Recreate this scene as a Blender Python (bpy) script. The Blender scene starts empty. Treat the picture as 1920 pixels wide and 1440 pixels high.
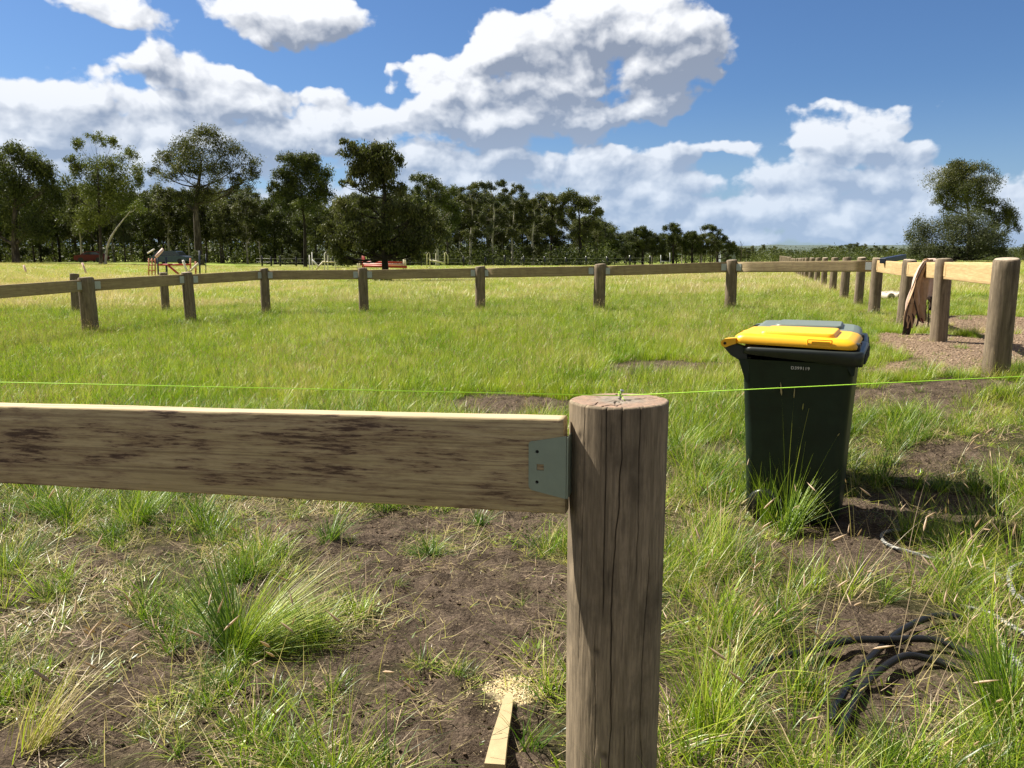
import bpy, math, random
import numpy as np
from mathutils import Vector, Matrix

# ------------------------------------------------------------------ camera, sky, sun, exposure
S = bpy.context.scene
F, PITCH, CAMZ = 1450.0, math.radians(9.48), 1.37
SUN_AZ, SUN_EL = math.radians(-60), math.radians(50)      # bearing from +Y (clockwise), height
cam_d = bpy.data.cameras.new("camera")
cam_d.sensor_width = 36.0
cam_d.lens = F / 1920 * 36
cam_d.clip_start, cam_d.clip_end = 0.05, 9000
cam = bpy.data.objects.new("camera", cam_d)
cam.location = (0, 0, CAMZ)
cam.rotation_euler = (math.pi / 2 - PITCH, 0, 0)
S.collection.objects.link(cam)
S.camera = cam
S.view_settings.view_transform = 'Standard'
S.view_settings.look = 'None'
S.view_settings.gamma = 1.0
S.view_settings.exposure = 1.07
S.cycles.max_bounces = 6
S.cycles.transparent_max_bounces = 6
S.cycles.use_denoising = True

sun_d = bpy.data.lights.new("sun", 'SUN')
sun_d.energy, sun_d.angle, sun_d.color = 5.0, math.radians(0.53), (1.0, 0.94, 0.82)
sun = bpy.data.objects.new("sun", sun_d)
sdir = Vector((math.sin(SUN_AZ) * math.cos(SUN_EL), math.cos(SUN_AZ) * math.cos(SUN_EL), math.sin(SUN_EL)))
sun.rotation_euler = sdir.to_track_quat('Z', 'Y').to_euler()
S.collection.objects.link(sun)


def N(nt, typ, ins=None, **props):
    n = nt.nodes.new(typ)
    for k, v in props.items():
        setattr(n, k, v)
    for k, v in (ins or {}).items():
        s = n.inputs[k]
        if isinstance(v, bpy.types.NodeSocket):
            nt.links.new(v, s)
        else:
            if isinstance(v, (tuple, list)) and len(v) == 3 and s.type == 'RGBA':
                v = (*v, 1)
            s.default_value = v
    return n


def M(nt, op, a, b=None, c=None, clamp=False):
    ins = {0: a}
    if b is not None: ins[1] = b
    if c is not None: ins[2] = c
    return N(nt, 'ShaderNodeMath', ins, operation=op, use_clamp=clamp).outputs[0]


def VM(nt, op, a, b=None, c=None):
    ins = {0: a}
    if b is not None: ins[1] = b
    if c is not None: ins[2] = c
    n = N(nt, 'ShaderNodeVectorMath', ins, operation=op)
    return n.outputs['Value'] if op in ('DOT_PRODUCT', 'LENGTH', 'DISTANCE') else n.outputs[0]


def mixc(nt, f, a, b, blend='MIX'):
    n = N(nt, 'ShaderNodeMix', data_type='RGBA', blend_type=blend)
    for i, v in ((0, f), (6, a), (7, b)):
        if isinstance(v, bpy.types.NodeSocket):
            nt.links.new(v, n.inputs[i])
        elif i == 0:
            n.inputs[i].default_value = v
        else:
            n.inputs[i].default_value = (*v, 1) if len(v) == 3 else v
    return n.outputs[2]


def maprange(nt, v, a, b, c=0.0, d=1.0, smooth=True):
    return N(nt, 'ShaderNodeMapRange', {0: v, 1: a, 2: b, 3: c, 4: d},
             interpolation_type='SMOOTHSTEP' if smooth else 'LINEAR').outputs[0]


def noise(nt, vec, scale, detail=4, rough=0.55, dist=0.0, dim='3D', out=0, lac=2.0):
    n = N(nt, 'ShaderNodeTexNoise', {'Scale': scale, 'Detail': detail, 'Roughness': rough, 'Distortion': dist,
                                     'Lacunarity': lac}, noise_dimensions=dim)
    nt.links.new(vec, n.inputs['Vector'])
    return n.outputs[out]


def azel(px, py):
    x, y = (px - 960) / F, -(py - 720) / F
    c, s = math.cos(PITCH), math.sin(PITCH)
    d = Vector((x, c + y * s, -s + y * c)).normalized()
    return math.atan2(d.x, d.y), math.asin(d.z)


# cumulus masses: photograph direction (px, py), half width, half height, weight
CLOUDS = [
    # big cloud high in the middle
    (1150, 50, 170, 80, 1.0), (1265, 95, 105, 85, 1.0), (1010, 75, 130, 75, 1.0), (1060, 40, 120, 50, 1.0),
    (925, 110, 90, 65, 1.0), (860, 165, 100, 60, 1.0), (1000, 160, 160, 75, 1.0), (900, 235, 190, 60, 1.05),
    (740, 235, 110, 42, .95), (1090, 225, 150, 50, 1.0), (1235, 185, 80, 60, .9), (1180, 10, 130, 50, .9),
    # left bank
    (310, 130, 75, 60, 1.0), (380, 165, 110, 60, 1.05), (150, 205, 150, 60, 1.0), (60, 215, 110, 80, 1.0),
    (250, 215, 160, 60, 1.05), (480, 200, 110, 55, 1.0), (580, 180, 80, 28, .8), (520, 265, 150, 60, 1.0),
    (350, 290, 250, 90, 1.05), (80, 290, 180, 70, 1.0), (40, 160, 60, 28, .7), (180, 140, 70, 26, .75), (620, 230, 60, 40, .8),
    # top left
    (230, 15, 110, 45, 1.0), (170, -10, 90, 30, .9), (300, 45, 70, 26, .8),
    (540, 40, 125, 52, 1.0), (610, 25, 75, 40, .9), (470, 20, 80, 35, .9), (520, 85, 60, 18, .7), (380, 20, 60, 26, .7),
    # little ones
    (765, 118, 46, 17, .95), (790, 96, 26, 12, .9), (716, 160, 22, 14, .9), (1110, 150, 70, 46, .95),
    (1535, 205, 50, 16, .82), (1570, 170, 26, 11, .72), (1380, 285, 60, 20, .98), (1620, 185, 28, 12, .72),
    # right bank
    (1560, 262, 110, 38, .95), (1660, 225, 80, 38, .95), (1765, 215, 62, 20, .75), (1640, 275, 130, 32, .95), (1700, 290, 90, 26, .9),
    (1750, 330, 60, 30, .9), (1460, 340, 80, 30, .95), (1570, 340, 150, 42, 1.0), (1830, 355, 90, 40, .9), (1905, 365, 110, 45, 1.0), (1860, 310, 40, 14, .8),
    (1838, 268, 26, 13, .85), (1700, 370, 170, 40, 1.0),
    # low bank across the middle
    (900, 305, 120, 30, .95), (1040, 310, 110, 34, 1.0), (1255, 305, 66, 36, 1.0), (1180, 330, 120, 46, 1.05),
    (1330, 395, 150, 36, .9), (1130, 380, 200, 60, 1.05), (760, 330, 150, 60, 1.05), (920, 350, 200, 50, 1.05),
    (1500, 410, 250, 40, 1.0), (1750, 415, 220, 40, 1.0), (640, 390, 250, 70, 1.0), (1250, 430, 300, 40, 1.0), (650, 290, 60, 36, .9),
    (300, 400, 420, 80, 1.05), (850, 430, 400, 50, 1.0), (1650, 445, 420, 26, .95), (1850, 400, 130, 40, .95),
    # out of frame, so that the sky goes on past the edges
    (-250, 180, 260, 110, 1.0), (-300, 330, 300, 90, 1.0), (2150, 300, 200, 60, .9), (2250, 150, 120, 50, .8),
    (500, -260, 260, 90, .9), (1500, -300, 200, 60, .8), (2100, 420, 260, 40, 1.0),
]
world = bpy.data.worlds.new("World")
S.world = world
world.use_nodes = True
wt = world.node_tree
wt.nodes.clear()


def cloud_group():
    g = bpy.data.node_groups.new("cumulus_density", 'ShaderNodeTree')
    g.interface.new_socket("P", in_out='INPUT', socket_type='NodeSocketVector')
    g.interface.new_socket("D", in_out='OUTPUT', socket_type='NodeSocketFloat')
    g.interface.new_socket("B", in_out='OUTPUT', socket_type='NodeSocketFloat')
    g.interface.new_socket("T", in_out='OUTPUT', socket_type='NodeSocketFloat')
    gi, go = g.nodes.new('NodeGroupInput'), g.nodes.new('NodeGroupOutput')
    p = gi.outputs[0]
    # warp the outlines of the masses
    w = noise(g, p, 9.0, 4, .6, dim='2D', out=1)
    w = VM(g, 'SUBTRACT', w, (.5, .5, .5))
    pw = VM(g, 'MULTIPLY_ADD', w, (.075, .045, 0), p)
    # the sum of the masses, written as a few products of one curve over bearing and one over height
    A0, A1, E0, E1, K = -1.15, 1.15, -.06, .62, 12
    ga, ge = np.linspace(A0, A1, 96), np.linspace(E0, E1, 64)
    AA, EE = np.meshgrid(ga, ge, indexing='ij')
    acc = np.full(AA.shape, -9.0); tw = np.full(AA.shape, 1e-6); tv = np.zeros(AA.shape)
    for (px, py, rx, ry, wgt) in CLOUDS:
        a, e = azel(px, py)
        ax, ex = abs(azel(px + rx, py)[0] - azel(px - rx, py)[0]) / 2, abs(azel(px, py - ry)[1] - azel(px, py + ry)[1]) / 2
        dd = ((AA - a) / ax) ** 2 + ((EE - e) / ex) ** 2
        bb = wgt * (1 - .62 * dd)
        acc = np.maximum(acc, bb)
        ww = np.exp(5 * np.clip(bb, -1.5, 1.2)); tw += ww     # how high up on its heap a spot lies, and how far to the sunny side
        tv += ww * np.clip((EE - e) / ex * .85 - (AA - a) / ax * .45, -1.2, 1.2)
    acc = np.clip(acc, -.75, 1.2)
    ta = maprange(g, N(g, 'ShaderNodeSeparateXYZ', {0: pw}).outputs[0], A0, A1, smooth=False)
    te = maprange(g, N(g, 'ShaderNodeSeparateXYZ', {0: pw}).outputs[1], E0, E1, smooth=False)

    def curves(t, cols):
        n = N(g, 'ShaderNodeRGBCurve', {1: N(g, 'ShaderNodeCombineXYZ', {0: t, 1: t, 2: t}).outputs[0]})
        lo, rng_ = [], []
        m = len(cols[0])
        for c in range(3):
            v = cols[c]; l, h = v.min(), v.max()
            lo.append(l); rng_.append(h - l)
            cv = n.mapping.curves[c]
            for i in range(m):
                x, y = i / (m - 1), (v[i] - l) / (h - l)
                if i == 0: cv.points[0].location = (x, y)
                elif i == m - 1: cv.points[-1].location = (x, y)
                else: cv.points.new(x, y)
        n.mapping.update()
        return VM(g, 'MULTIPLY_ADD', n.outputs[0], tuple(rng_), tuple(lo))
    def products(F_, K):
        U, sv, Vt = np.linalg.svd(F_, full_matrices=False)
        tot = None
        for k in range(0, K, 3):
            ca = curves(ta, [U[:, k + j] * sv[k + j] ** .5 for j in range(3)])
            ce = curves(te, [Vt[k + j] * sv[k + j] ** .5 for j in range(3)])
            d = VM(g, 'DOT_PRODUCT', ca, ce)
            tot = d if tot is None else M(g, 'ADD', tot, d)
        return tot
    B = products(acc, K)
    T = products(tv / tw, 12)
    g.links.new(T, go.inputs[2])
    pn = VM(g, 'MULTIPLY', p, (1.0, 1.35, 1))
    n1 = noise(g, pn, 13.0, 8, .55, dim='2D')
    vo = N(g, 'ShaderNodeTexVoronoi', {'Scale': 15.0, 'Detail': 3.0, 'Roughness': .55}, feature='F1', voronoi_dimensions='2D')
    wq = VM(g, 'MULTIPLY_ADD', w, (.06, .06, 0), pn)
    g.links.new(wq, vo.inputs['Vector'])
    bil = M(g, 'SUBTRACT', .48, vo.outputs['Distance'])
    nn = M(g, 'SUBTRACT', n1, .5)
    d = M(g, 'MULTIPLY_ADD', M(g, 'MINIMUM', B, .9), 2.6, -.66)
    d = M(g, 'MULTIPLY_ADD', nn, 2.9, d)
    d = M(g, 'MULTIPLY_ADD', bil, .9, d)
    # the rounded relief of the heaps, for the light
    H = M(g, 'MULTIPLY_ADD', nn, 1.2, M(g, 'MULTIPLY', B, 1.0))
    H = M(g, 'MULTIPLY_ADD', bil, .75, H)
    g.links.new(d, go.inputs[0])
    g.links.new(H, go.inputs[1])
    return g


def build_world():
    nt = wt
    tc = N(nt, 'ShaderNodeTexCoord')
    nrm = VM(nt, 'NORMALIZE', tc.outputs['Generated'])
    sp = N(nt, 'ShaderNodeSeparateXYZ', {0: nrm})
    az = M(nt, 'ARCTAN2', sp.outputs[0], sp.outputs[1])
    el = M(nt, 'ARCSINE', sp.outputs[2])
    p = N(nt, 'ShaderNodeCombineXYZ', {0: az, 1: el, 2: 0.0}).outputs[0]
    g = cloud_group()
    def D(off):
        q = VM(nt, 'ADD', p, off) if off else p
        n = nt.nodes.new('ShaderNodeGroup'); n.node_tree = g
        nt.links.new(q, n.inputs[0])
        return n.outputs
    d0, b0, t0 = D(None)
    d1, b1, _ = D((-.010, .013, 0))
    d2, b2, _ = D((-.030, .050, 0))
    cover = maprange(nt, d0, -.03, .62)
    # light: thinner towards the sun = lit, thicker towards the sun = shaded
    g1 = M(nt, 'SUBTRACT', b0, b1)
    g2 = M(nt, 'SUBTRACT', b0, b2)
    lit = M(nt, 'MULTIPLY_ADD', g1, .85, .36)
    lit = M(nt, 'MULTIPLY_ADD', g2, .34, lit)
    lit = M(nt, 'MULTIPLY_ADD', t0, .50, lit)
    lit = M(nt, 'MULTIPLY_ADD', M(nt, 'MAXIMUM', b2, 0.0), -.20, lit)
    # thin edges glow
    edge = maprange(nt, d0, 1.0, .1)
    lit = M(nt, 'MULTIPLY_ADD', edge, .16, lit)
    lit = M(nt, 'MAXIMUM', M(nt, 'MINIMUM', lit, 1.0), .0)
    lit = maprange(nt, lit, -.05, 1.1, smooth=False)
    lowf = maprange(nt, el, .02, .26)                     # far clouds are flatter in tone
    shade = mixc(nt, lowf, (2.0, 2.65, 3.8), (1.6, 1.95, 2.65))
    white = mixc(nt, lowf, (5.2, 5.6, 6.2), (6.6, 6.7, 6.9))
    cc = mixc(nt, lit, shade, white)
    sky = N(nt, 'ShaderNodeTexSky', sky_type='NISHITA', sun_disc=False, sun_elevation=SUN_EL,
            sun_rotation=SUN_AZ % (2 * math.pi), altitude=100, air_density=1.0, dust_density=.6, ozone_density=2.2)
    skyc = mixc(nt, 1.0, sky.outputs[0], (.36, .49, .66), 'MULTIPLY')
    above = maprange(nt, el, -.02, .015)
    col = mixc(nt, M(nt, 'MULTIPLY', cover, above), skyc, cc)
    # unseen broken cloud added overhead and behind as neutral fill light
    nb = noise(nt, VM(nt, 'MULTIPLY', nrm, (1, 1, 1.6)), 2.6, 5, .6)
    beyond = M(nt, 'MAXIMUM', maprange(nt, el, .50, .66), maprange(nt, M(nt, 'ABSOLUTE', az), 1.0, 1.2))
    cb = M(nt, 'MULTIPLY', M(nt, 'MULTIPLY', maprange(nt, nb, .40, .52), beyond), above)
    col = mixc(nt, cb, col, (2.5, 2.35, 2.15))
    # thin haze veil low down
    veil = M(nt, 'MULTIPLY', maprange(nt, el, .20, -.01), .38)
    col = mixc(nt, veil, col, (3.1, 4.1, 5.4))
    bg = N(nt, 'ShaderNodeBackground', {0: col, 1: .0765})
    out = N(nt, 'ShaderNodeOutputWorld')
    nt.links.new(bg.outputs[0], out.inputs[0])
    world.cycles.sampling_method = 'MANUAL'
    world.cycles.sample_map_resolution = 512


build_world()

# ------------------------------------------------------------------ geometry helpers
R0 = np.random.default_rng(7)
CP, SP = math.cos(PITCH), math.sin(PITCH)


def ray(px, py):
    x, y = (px - 960) / F, -(py - 720) / F
    return x, CP + y * SP, -SP + y * CP


def P(px, py, Y):
    """the point that stands at distance Y in front of the camera in the direction (px, py)"""
    dx, dy, dz = ray(px, py)
    return Vector((dx * Y / dy, Y, CAMZ + dz * Y / dy))


def _hash(ix, iy, seed):
    h = (ix.astype(np.int64) * 374761393 + iy.astype(np.int64) * 668265263 + seed * 1442695041) & 0xFFFFFFFF
    h = ((h ^ (h >> 13)) * 1274126177) & 0xFFFFFFFF
    return ((h ^ (h >> 16)) & 0xFFFF) / 65535.0


def vnoise(x, y, seed=0):
    x = np.asarray(x, float); y = np.asarray(y, float)
    ix, iy = np.floor(x), np.floor(y)
    fx, fy = x - ix, y - iy
    fx, fy = fx * fx * (3 - 2 * fx), fy * fy * (3 - 2 * fy)
    a, b = _hash(ix, iy, seed), _hash(ix + 1, iy, seed)
    c, d = _hash(ix, iy + 1, seed), _hash(ix + 1, iy + 1, seed)
    return (a * (1 - fx) + b * fx) * (1 - fy) + (c * (1 - fx) + d * fx) * fy


def fbm(x, y, seed=0, oct=4, rough=.5):
    s, a, t = 0, 1, 0
    for i in range(oct):
        s = s + a * vnoise(np.asarray(x) * 2 ** i + 17.3 * i, np.asarray(y) * 2 ** i - 9.1 * i, seed + i)
        t += a; a *= rough
    return s / t


def sstep(a, b, v):
    t = np.clip((v - a) / (b - a), 0, 1)
    return t * t * (3 - 2 * t)


# heights of the ground, read off the feet of posts and trees: (px, py, distance)
_g = [(1888, 703, 6.7), (1774, 637, 9.0), (1701, 618, 11.1), (1649, 585, 13.7), (1614, 573, 15.9), (1564, 552, 20.5),
      (1533, 535, 27), (1373, 580, 15.3), (1124, 586, 15.5), (900, 585, 16.4), (680, 590, 16.2), (495, 588, 16.3),
      (352, 607, 14.8), (162, 632, 13.3), (306, 590, 18.5), (137, 588, 18.5), (722, 529, 42), (573, 503, 78),
      (320, 519, 44), (150, 491, 100), (0, 494, 95), (700, 495, 125), (1000, 497, 135), (1220, 499, 150), (1400, 493, 210),
      (1600, 488, 260), (1810, 489, 95), (1500, 524, 36), (1000, 512, 60), (1900, 500, 60), (-300, 500, 60), (-400, 560, 25)]
GC = [tuple(P(*q)) for q in _g]
GC += [(0, -3, 0), (-3, -1, 0), (3, -1, 0), (-3, 2.2, -.02), (0, 2, 0), (3, 2.2, .03), (.5, 3.5, .0), (1.6, 3.9, -.03), (1.2, 3.5, -.03), (2.0, 4.2, -.01), (1.6, 4.7, .03), (2.3, 3.5, .0), (-3, 5, -.05),
       (0, 6, -.03), (-2, 9, -.02), (3, 5.2, .18), (8, 6.5, .34), (9, 11, .38), (2.5, 9, .12), (-7, 6, -.08), (18, 20, .4), (30, 45, .5),
       (-60, 30, .2), (400, 400, -.5), (-400, 400, -.5), (0, 600, -1), (0, 3000, -2), (-3000, 2000, -2), (3000, 2000, -2)]
GC = np.array(GC)


def G(x, y):
    x = np.asarray(x, float); y = np.asarray(y, float)
    num = np.zeros(np.broadcast(x, y).shape); den = np.zeros_like(num)
    for cx, cy, cz in GC:
        e = .10 * math.hypot(cx, cy) + .35
        w = 1.0 / ((x - cx) ** 2 + (y - cy) ** 2 + e * e) ** 2.2
        num += w * cz; den += w
    z = num / den
    r = np.hypot(x, y)
    near = 1 - sstep(8, 25, r)
    z = z + (fbm(x * 1.7, y * 1.7, 3, 3) - .5) * .045 * near
    return z


def Gs(x, y):
    return float(G(np.array([x]), np.array([y]))[0])


def ground_hit(px, py):
    dx, dy, dz = ray(px, py)
    t0 = .5
    for i in range(400):
        t = .5 * 1.02 ** i
        if CAMZ + dz * t / dy < Gs(dx * t / dy, t):
            return Vector((dx * t / dy, t, Gs(dx * t / dy, t)))
    return Vector((dx * t / dy, t, 0))


# what the ground is made of: bare soil, gravel, sawdust, dry straw (0..1 each)
def gp(px, py):
    q = ground_hit(px, py)
    return q.x, q.y


SOIL = [(*gp(810, 1080), .52, .50, 1.1), (*gp(700, 1000), .75, .36, 1.0), (*gp(920, 1200), .36, .34, 1.1), (*gp(950, 985), .45, .32, 1.0), (*gp(1000, 1120), .26, .45, 1.0), (*gp(720, 1230), .22, .22, .9), (*gp(860, 1390), .24, .20, .95), (*gp(250, 1200), .15, .1, .6), (*gp(120, 1260), .16, .08, .6),
        (*gp(780, 1320), .30, .24, .95), (*gp(430, 1080), .22, .18, .5), (*gp(620, 1400), .16, .12, .6), (*gp(330, 1200), .22, .14, .5), (*gp(520, 1330), .25, .14, .65),
        (*gp(1600, 1050), .42, .35, .9), (*gp(1750, 960), .60, .30, .95), (*gp(1620, 1180), .33, .25, .85), (*gp(1560, 990), .4, .25, .8),
        (*gp(1680, 1360), .30, .16, .85), (*gp(1440, 1090), .25, .15, .5), (*gp(1620, 1270), .30, .20, 1.0), (*gp(1780, 870), .7, .35, .55), (*gp(1480, 1250), .2, .1, .5),
        (*gp(955, 768), .80, .62, 1.05), (*gp(1235, 692), .85, .6, .78), (*gp(1180, 700), .5, .5, .6), (*gp(1700, 760), .8, .5, .9), (*gp(1740, 735), .8, .35, 1.0), (*gp(1340, 850), .3, .25, .35),
        (*gp(50, 1330), .2, .1, .3), (*gp(100, 1200), .25, .12, .4), (*gp(1400, 640), .4, .3, .3)]
GRAVEL = [(*gp(1830, 655), 1.05, 1.9, 1.0), (*gp(1905, 620), 1.7, 2.3, 1.0), (7.6, 8.2, 2.4, 3.4, 1.0), (8.5, 6.5, 3, 2.4, 1.0), (*gp(1760, 690), .75, .55, .85), (*gp(1870, 600), .8, 1.0, .9)]
SAW = [(*gp(950, 1310), .16, .13, .75)]


def blobs(x, y, L):
    m = np.zeros(np.broadcast(x, y).shape)
    for bx, by, rx, ry, w in L:
        m = np.maximum(m, w * (1.35 - ((x - bx) / rx) ** 2 - ((y - by) / ry) ** 2))
    return np.clip(m, 0, 1)


def masks(x, y):
    n = fbm(x * 5, y * 5, 21, 4, .6)
    n2 = fbm(x * 1.1, y * 1.1, 33, 3)
    gravel = sstep(.35, .65, blobs(x, y, GRAVEL) + (n - .5) * .9)
    base = np.where(x < .1, .52, .40) * (1 - sstep(3.0, 5.2, y))
    soil = sstep(.32, .72, np.maximum(blobs(x, y, SOIL), base) + (n - .5) * 1.5) * (1 - gravel)
    saw = sstep(.3, 1.0, blobs(x, y, SAW) + (fbm(x * 14, y * 14, 25, 4, .6) - .5) * 1.5)
    dry = sstep(.45, .8, n2 * .75 + .35 * (1 - sstep(3.5, 6.5, y)))
    return soil, gravel, saw, dry


# ------------------------------------------------------------------ objects
COL = S.collection


def link(o, parent=None):
    COL.objects.link(o)
    if parent is not None:
        o.parent = parent
    return o


def tag(o, label=None, cat=None, group=None, kind=None):
    if label: o['label'] = label
    if cat: o['category'] = cat
    if group: o['group'] = group
    if kind: o['kind'] = kind
    return o


def thing(name, loc, label, cat, group=None, rz=0.0):
    o = bpy.data.objects.new(name, None)
    o.empty_display_size = .2
    o.location = loc; o.rotation_euler = (0, 0, rz)
    COL.objects.link(o)
    return tag(o, label, cat, group)


def copy_tree(o, parent=None):
    c = o.copy(); COL.objects.link(c)
    if parent is not None: c.parent = parent
    for ch in list(o.children):
        copy_tree(ch, c)
    return c


class MB:
    """collects shapes and links them as one mesh object"""
    def __init__(s):
        s.v, s.f, s.m, s.sm = [], [], [], []

    def add(s, vs, fs, mi=0, smooth=False):
        o = len(s.v)
        s.v += [tuple(v) for v in vs]
        s.f += [tuple(i + o for i in f) for f in fs]
        s.m += [mi] * len(fs); s.sm += [smooth] * len(fs)
        return s

    def box(s, c, size, rz=0.0, mi=0, bev=0.0, top=1.0, mat=None):
        hx, hy, hz = size[0] / 2, size[1] / 2, size[2] / 2
        vs, b = [], min(bev, hx * .9, hy * .9, hz * .9)
        if b <= 0:
            for z in (-hz, hz):
                k = top if z > 0 else 1
                vs += [(-hx * k, -hy * k, z), (hx * k, -hy * k, z), (hx * k, hy * k, z), (-hx * k, hy * k, z)]
            fs = [(0, 3, 2, 1), (4, 5, 6, 7), (0, 1, 5, 4), (1, 2, 6, 5), (2, 3, 7, 6), (3, 0, 4, 7)]
        else:
            rings = [(-hz, b), (-hz + b, 0), (hz - b, 0), (hz, b)]
            for z, i in rings:
                k = top if z > 0 else 1
                x, y = (hx - i) * k, (hy - i) * k
                q = b if i == 0 else 0
                vs += [(-x + q, -y, z), (x - q, -y, z), (x, -y + q, z), (x, y - q, z), (x - q, y, z), (-x + q, y, z), (-x, y - q, z), (-x, -y + q, z)]
            fs = [tuple(range(7, -1, -1)), tuple(range(24, 32))]
            for r in range(3):
                for i in range(8):
                    j = (i + 1) % 8
                    fs.append((r * 8 + i, r * 8 + j, r * 8 + 8 + j, r * 8 + 8 + i))
        cs, sn = math.cos(rz), math.sin(rz)
        out = []
        for x, y, z in vs:
            v = Vector((x * cs - y * sn, x * sn + y * cs, z))
            if mat is not None: v = mat @ Vector((x, y, z))
            out.append(v + Vector(c))
        return s.add(out, fs, mi)

    def tube(s, pts, rad, sides=8, mi=0, cap=True, smooth=True):
        pts = [Vector(p) for p in pts]
        n = len(pts)
        if not hasattr(rad, '__len__'): rad = [rad] * n
        vs, up = [], None
        for i, p in enumerate(pts):
            t = (pts[min(i + 1, n - 1)] - pts[max(i - 1, 0)])
            t = t.normalized() if t.length > 1e-9 else Vector((0, 0, 1))
            if up is None:
                up = t.cross(Vector((0, 0, 1)))
                if up.length < .05: up = t.cross(Vector((1, 0, 0)))
            a = (up - t * up.dot(t)).normalized(); up = a
            b = t.cross(a)
            for k in range(sides):
                an = 2 * math.pi * k / sides
                vs.append(p + (a * math.cos(an) + b * math.sin(an)) * rad[i])
        fs = []
        for i in range(n - 1):
            for k in range(sides):
                j = (k + 1) % sides
                fs.append((i * sides + k, i * sides + j, (i + 1) * sides + j, (i + 1) * sides + k))
        s.add(vs, fs, mi, smooth)
        if cap:
            o = len(s.v) - len(vs)
            s.f += [tuple(o + k for k in range(sides - 1, -1, -1)), tuple(o + (n - 1) * sides + k for k in range(sides))]
            s.m += [mi, mi]; s.sm += [False, False]
        return s

    def bar(s, a, b, w, h, mi=0, bev=0.0):
        """a squared timber between two points, w wide and h high"""
        a, b = Vector(a), Vector(b)
        d = b - a
        t = d.normalized()
        side = t.cross(Vector((0, 0, 1)))
        side = side.normalized() if side.length > .05 else Vector((1, 0, 0))
        up = side.cross(t)
        m = Matrix((t, side, up)).transposed()
        return s.box((a + b) / 2, (d.length, w, h), mi=mi, bev=bev, mat=m)

    def prism(s, outline, y0, y1, mi=0, axis='y', smooth=False):
        """outline in (x, z), pushed from y0 to y1"""
        n = len(outline)
        vs = [(x, y0, z) for x, z in outline] + [(x, y1, z) for x, z in outline]
        fs = [tuple(range(n)), tuple(range(2 * n - 1, n - 1, -1))]
        fs += [(i, i + n, (i + 1) % n + n, (i + 1) % n) for i in range(n)]
        return s.add(vs, fs, mi, smooth)

    def build(s, name, mats, parent=None):
        me = bpy.data.meshes.new(name)
        me.from_pydata(s.v, [], s.f)
        mats = mats if isinstance(mats, (list, tuple)) else [mats]
        for m in mats: me.materials.append(m)
        me.polygons.foreach_set('material_index', s.m)
        me.polygons.foreach_set('use_smooth', s.sm)
        me.update()
        return link(bpy.data.objects.new(name, me), parent)


def npmesh(name, V, Fq, attrs=None, smooth=False, mats=()):
    """mesh from arrays: V (n,3), Fq (m,4) or (m,3); attrs: point float attributes"""
    me = bpy.data.meshes.new(name)
    k = Fq.shape[1]
    me.vertices.add(len(V)); me.vertices.foreach_set('co', np.ascontiguousarray(V, dtype=np.float32).ravel())
    me.loops.add(Fq.size); me.loops.foreach_set('vertex_index', np.ascontiguousarray(Fq, dtype=np.int32).ravel())
    me.polygons.add(len(Fq)); me.polygons.foreach_set('loop_start', np.arange(0, Fq.size, k, dtype=np.int32))
    if smooth: me.polygons.foreach_set('use_smooth', np.ones(len(Fq), bool))
    for nme, a in (attrs or {}).items():
        at = me.attributes.new(nme, 'FLOAT', 'POINT'); at.data.foreach_set('value', np.ascontiguousarray(a, dtype=np.float32).ravel())
    for m in mats: me.materials.append(m)
    me.update(calc_edges=True); me.validate()
    return me


# ------------------------------------------------------------------ materials
def material(name, fn, bump=None):
    m = bpy.data.materials.new(name); m.use_nodes = True
    nt = m.node_tree; nt.nodes.clear()
    out = N(nt, 'ShaderNodeOutputMaterial')
    sh = fn(nt)
    nt.links.new(sh, out.inputs[0])
    return m


def PB(nt, col, rough=.7, normal=None, metal=0.0, spec=.5, **kw):
    ins = {'Base Color': (*col, 1) if isinstance(col, tuple) and len(col) == 3 else col, 'Roughness': rough, 'Metallic': metal, 'Specular IOR Level': spec}
    if normal is not None: ins['Normal'] = normal
    ins.update(kw)
    return N(nt, 'ShaderNodeBsdfPrincipled', ins).outputs[0]


def bumpn(nt, h, strength=.5, dist=.01):
    return N(nt, 'ShaderNodeBump', {'Height': h, 'Strength': strength, 'Distance': dist}).outputs[0]


def objco(nt, scale=(1, 1, 1), kind='Object'):
    c = N(nt, 'ShaderNodeTexCoord').outputs[kind]
    return VM(nt, 'MULTIPLY', c, scale)


def attr(nt, name):
    return N(nt, 'ShaderNodeAttribute', attribute_name=name).outputs['Fac']


def plain(name, col, rough=.6, var=.15, scale=6.0, metal=0.0, spec=.4, bump=.0):
    def fn(nt):
        c = objco(nt)
        n = noise(nt, c, scale, 5, .6)
        k = maprange(nt, n, .25, .75, 1 - var, 1 + var, smooth=False)
        cc = VM(nt, 'SCALE', col)
        cc = N(nt, 'ShaderNodeVectorMath', {0: col, 3: k}, operation='SCALE').outputs[0]
        nm = bumpn(nt, noise(nt, c, scale * 6, 4, .6), bump, .004) if bump else None
        return PB(nt, cc, rough, nm, metal, spec)
    return material(name, fn)


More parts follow.
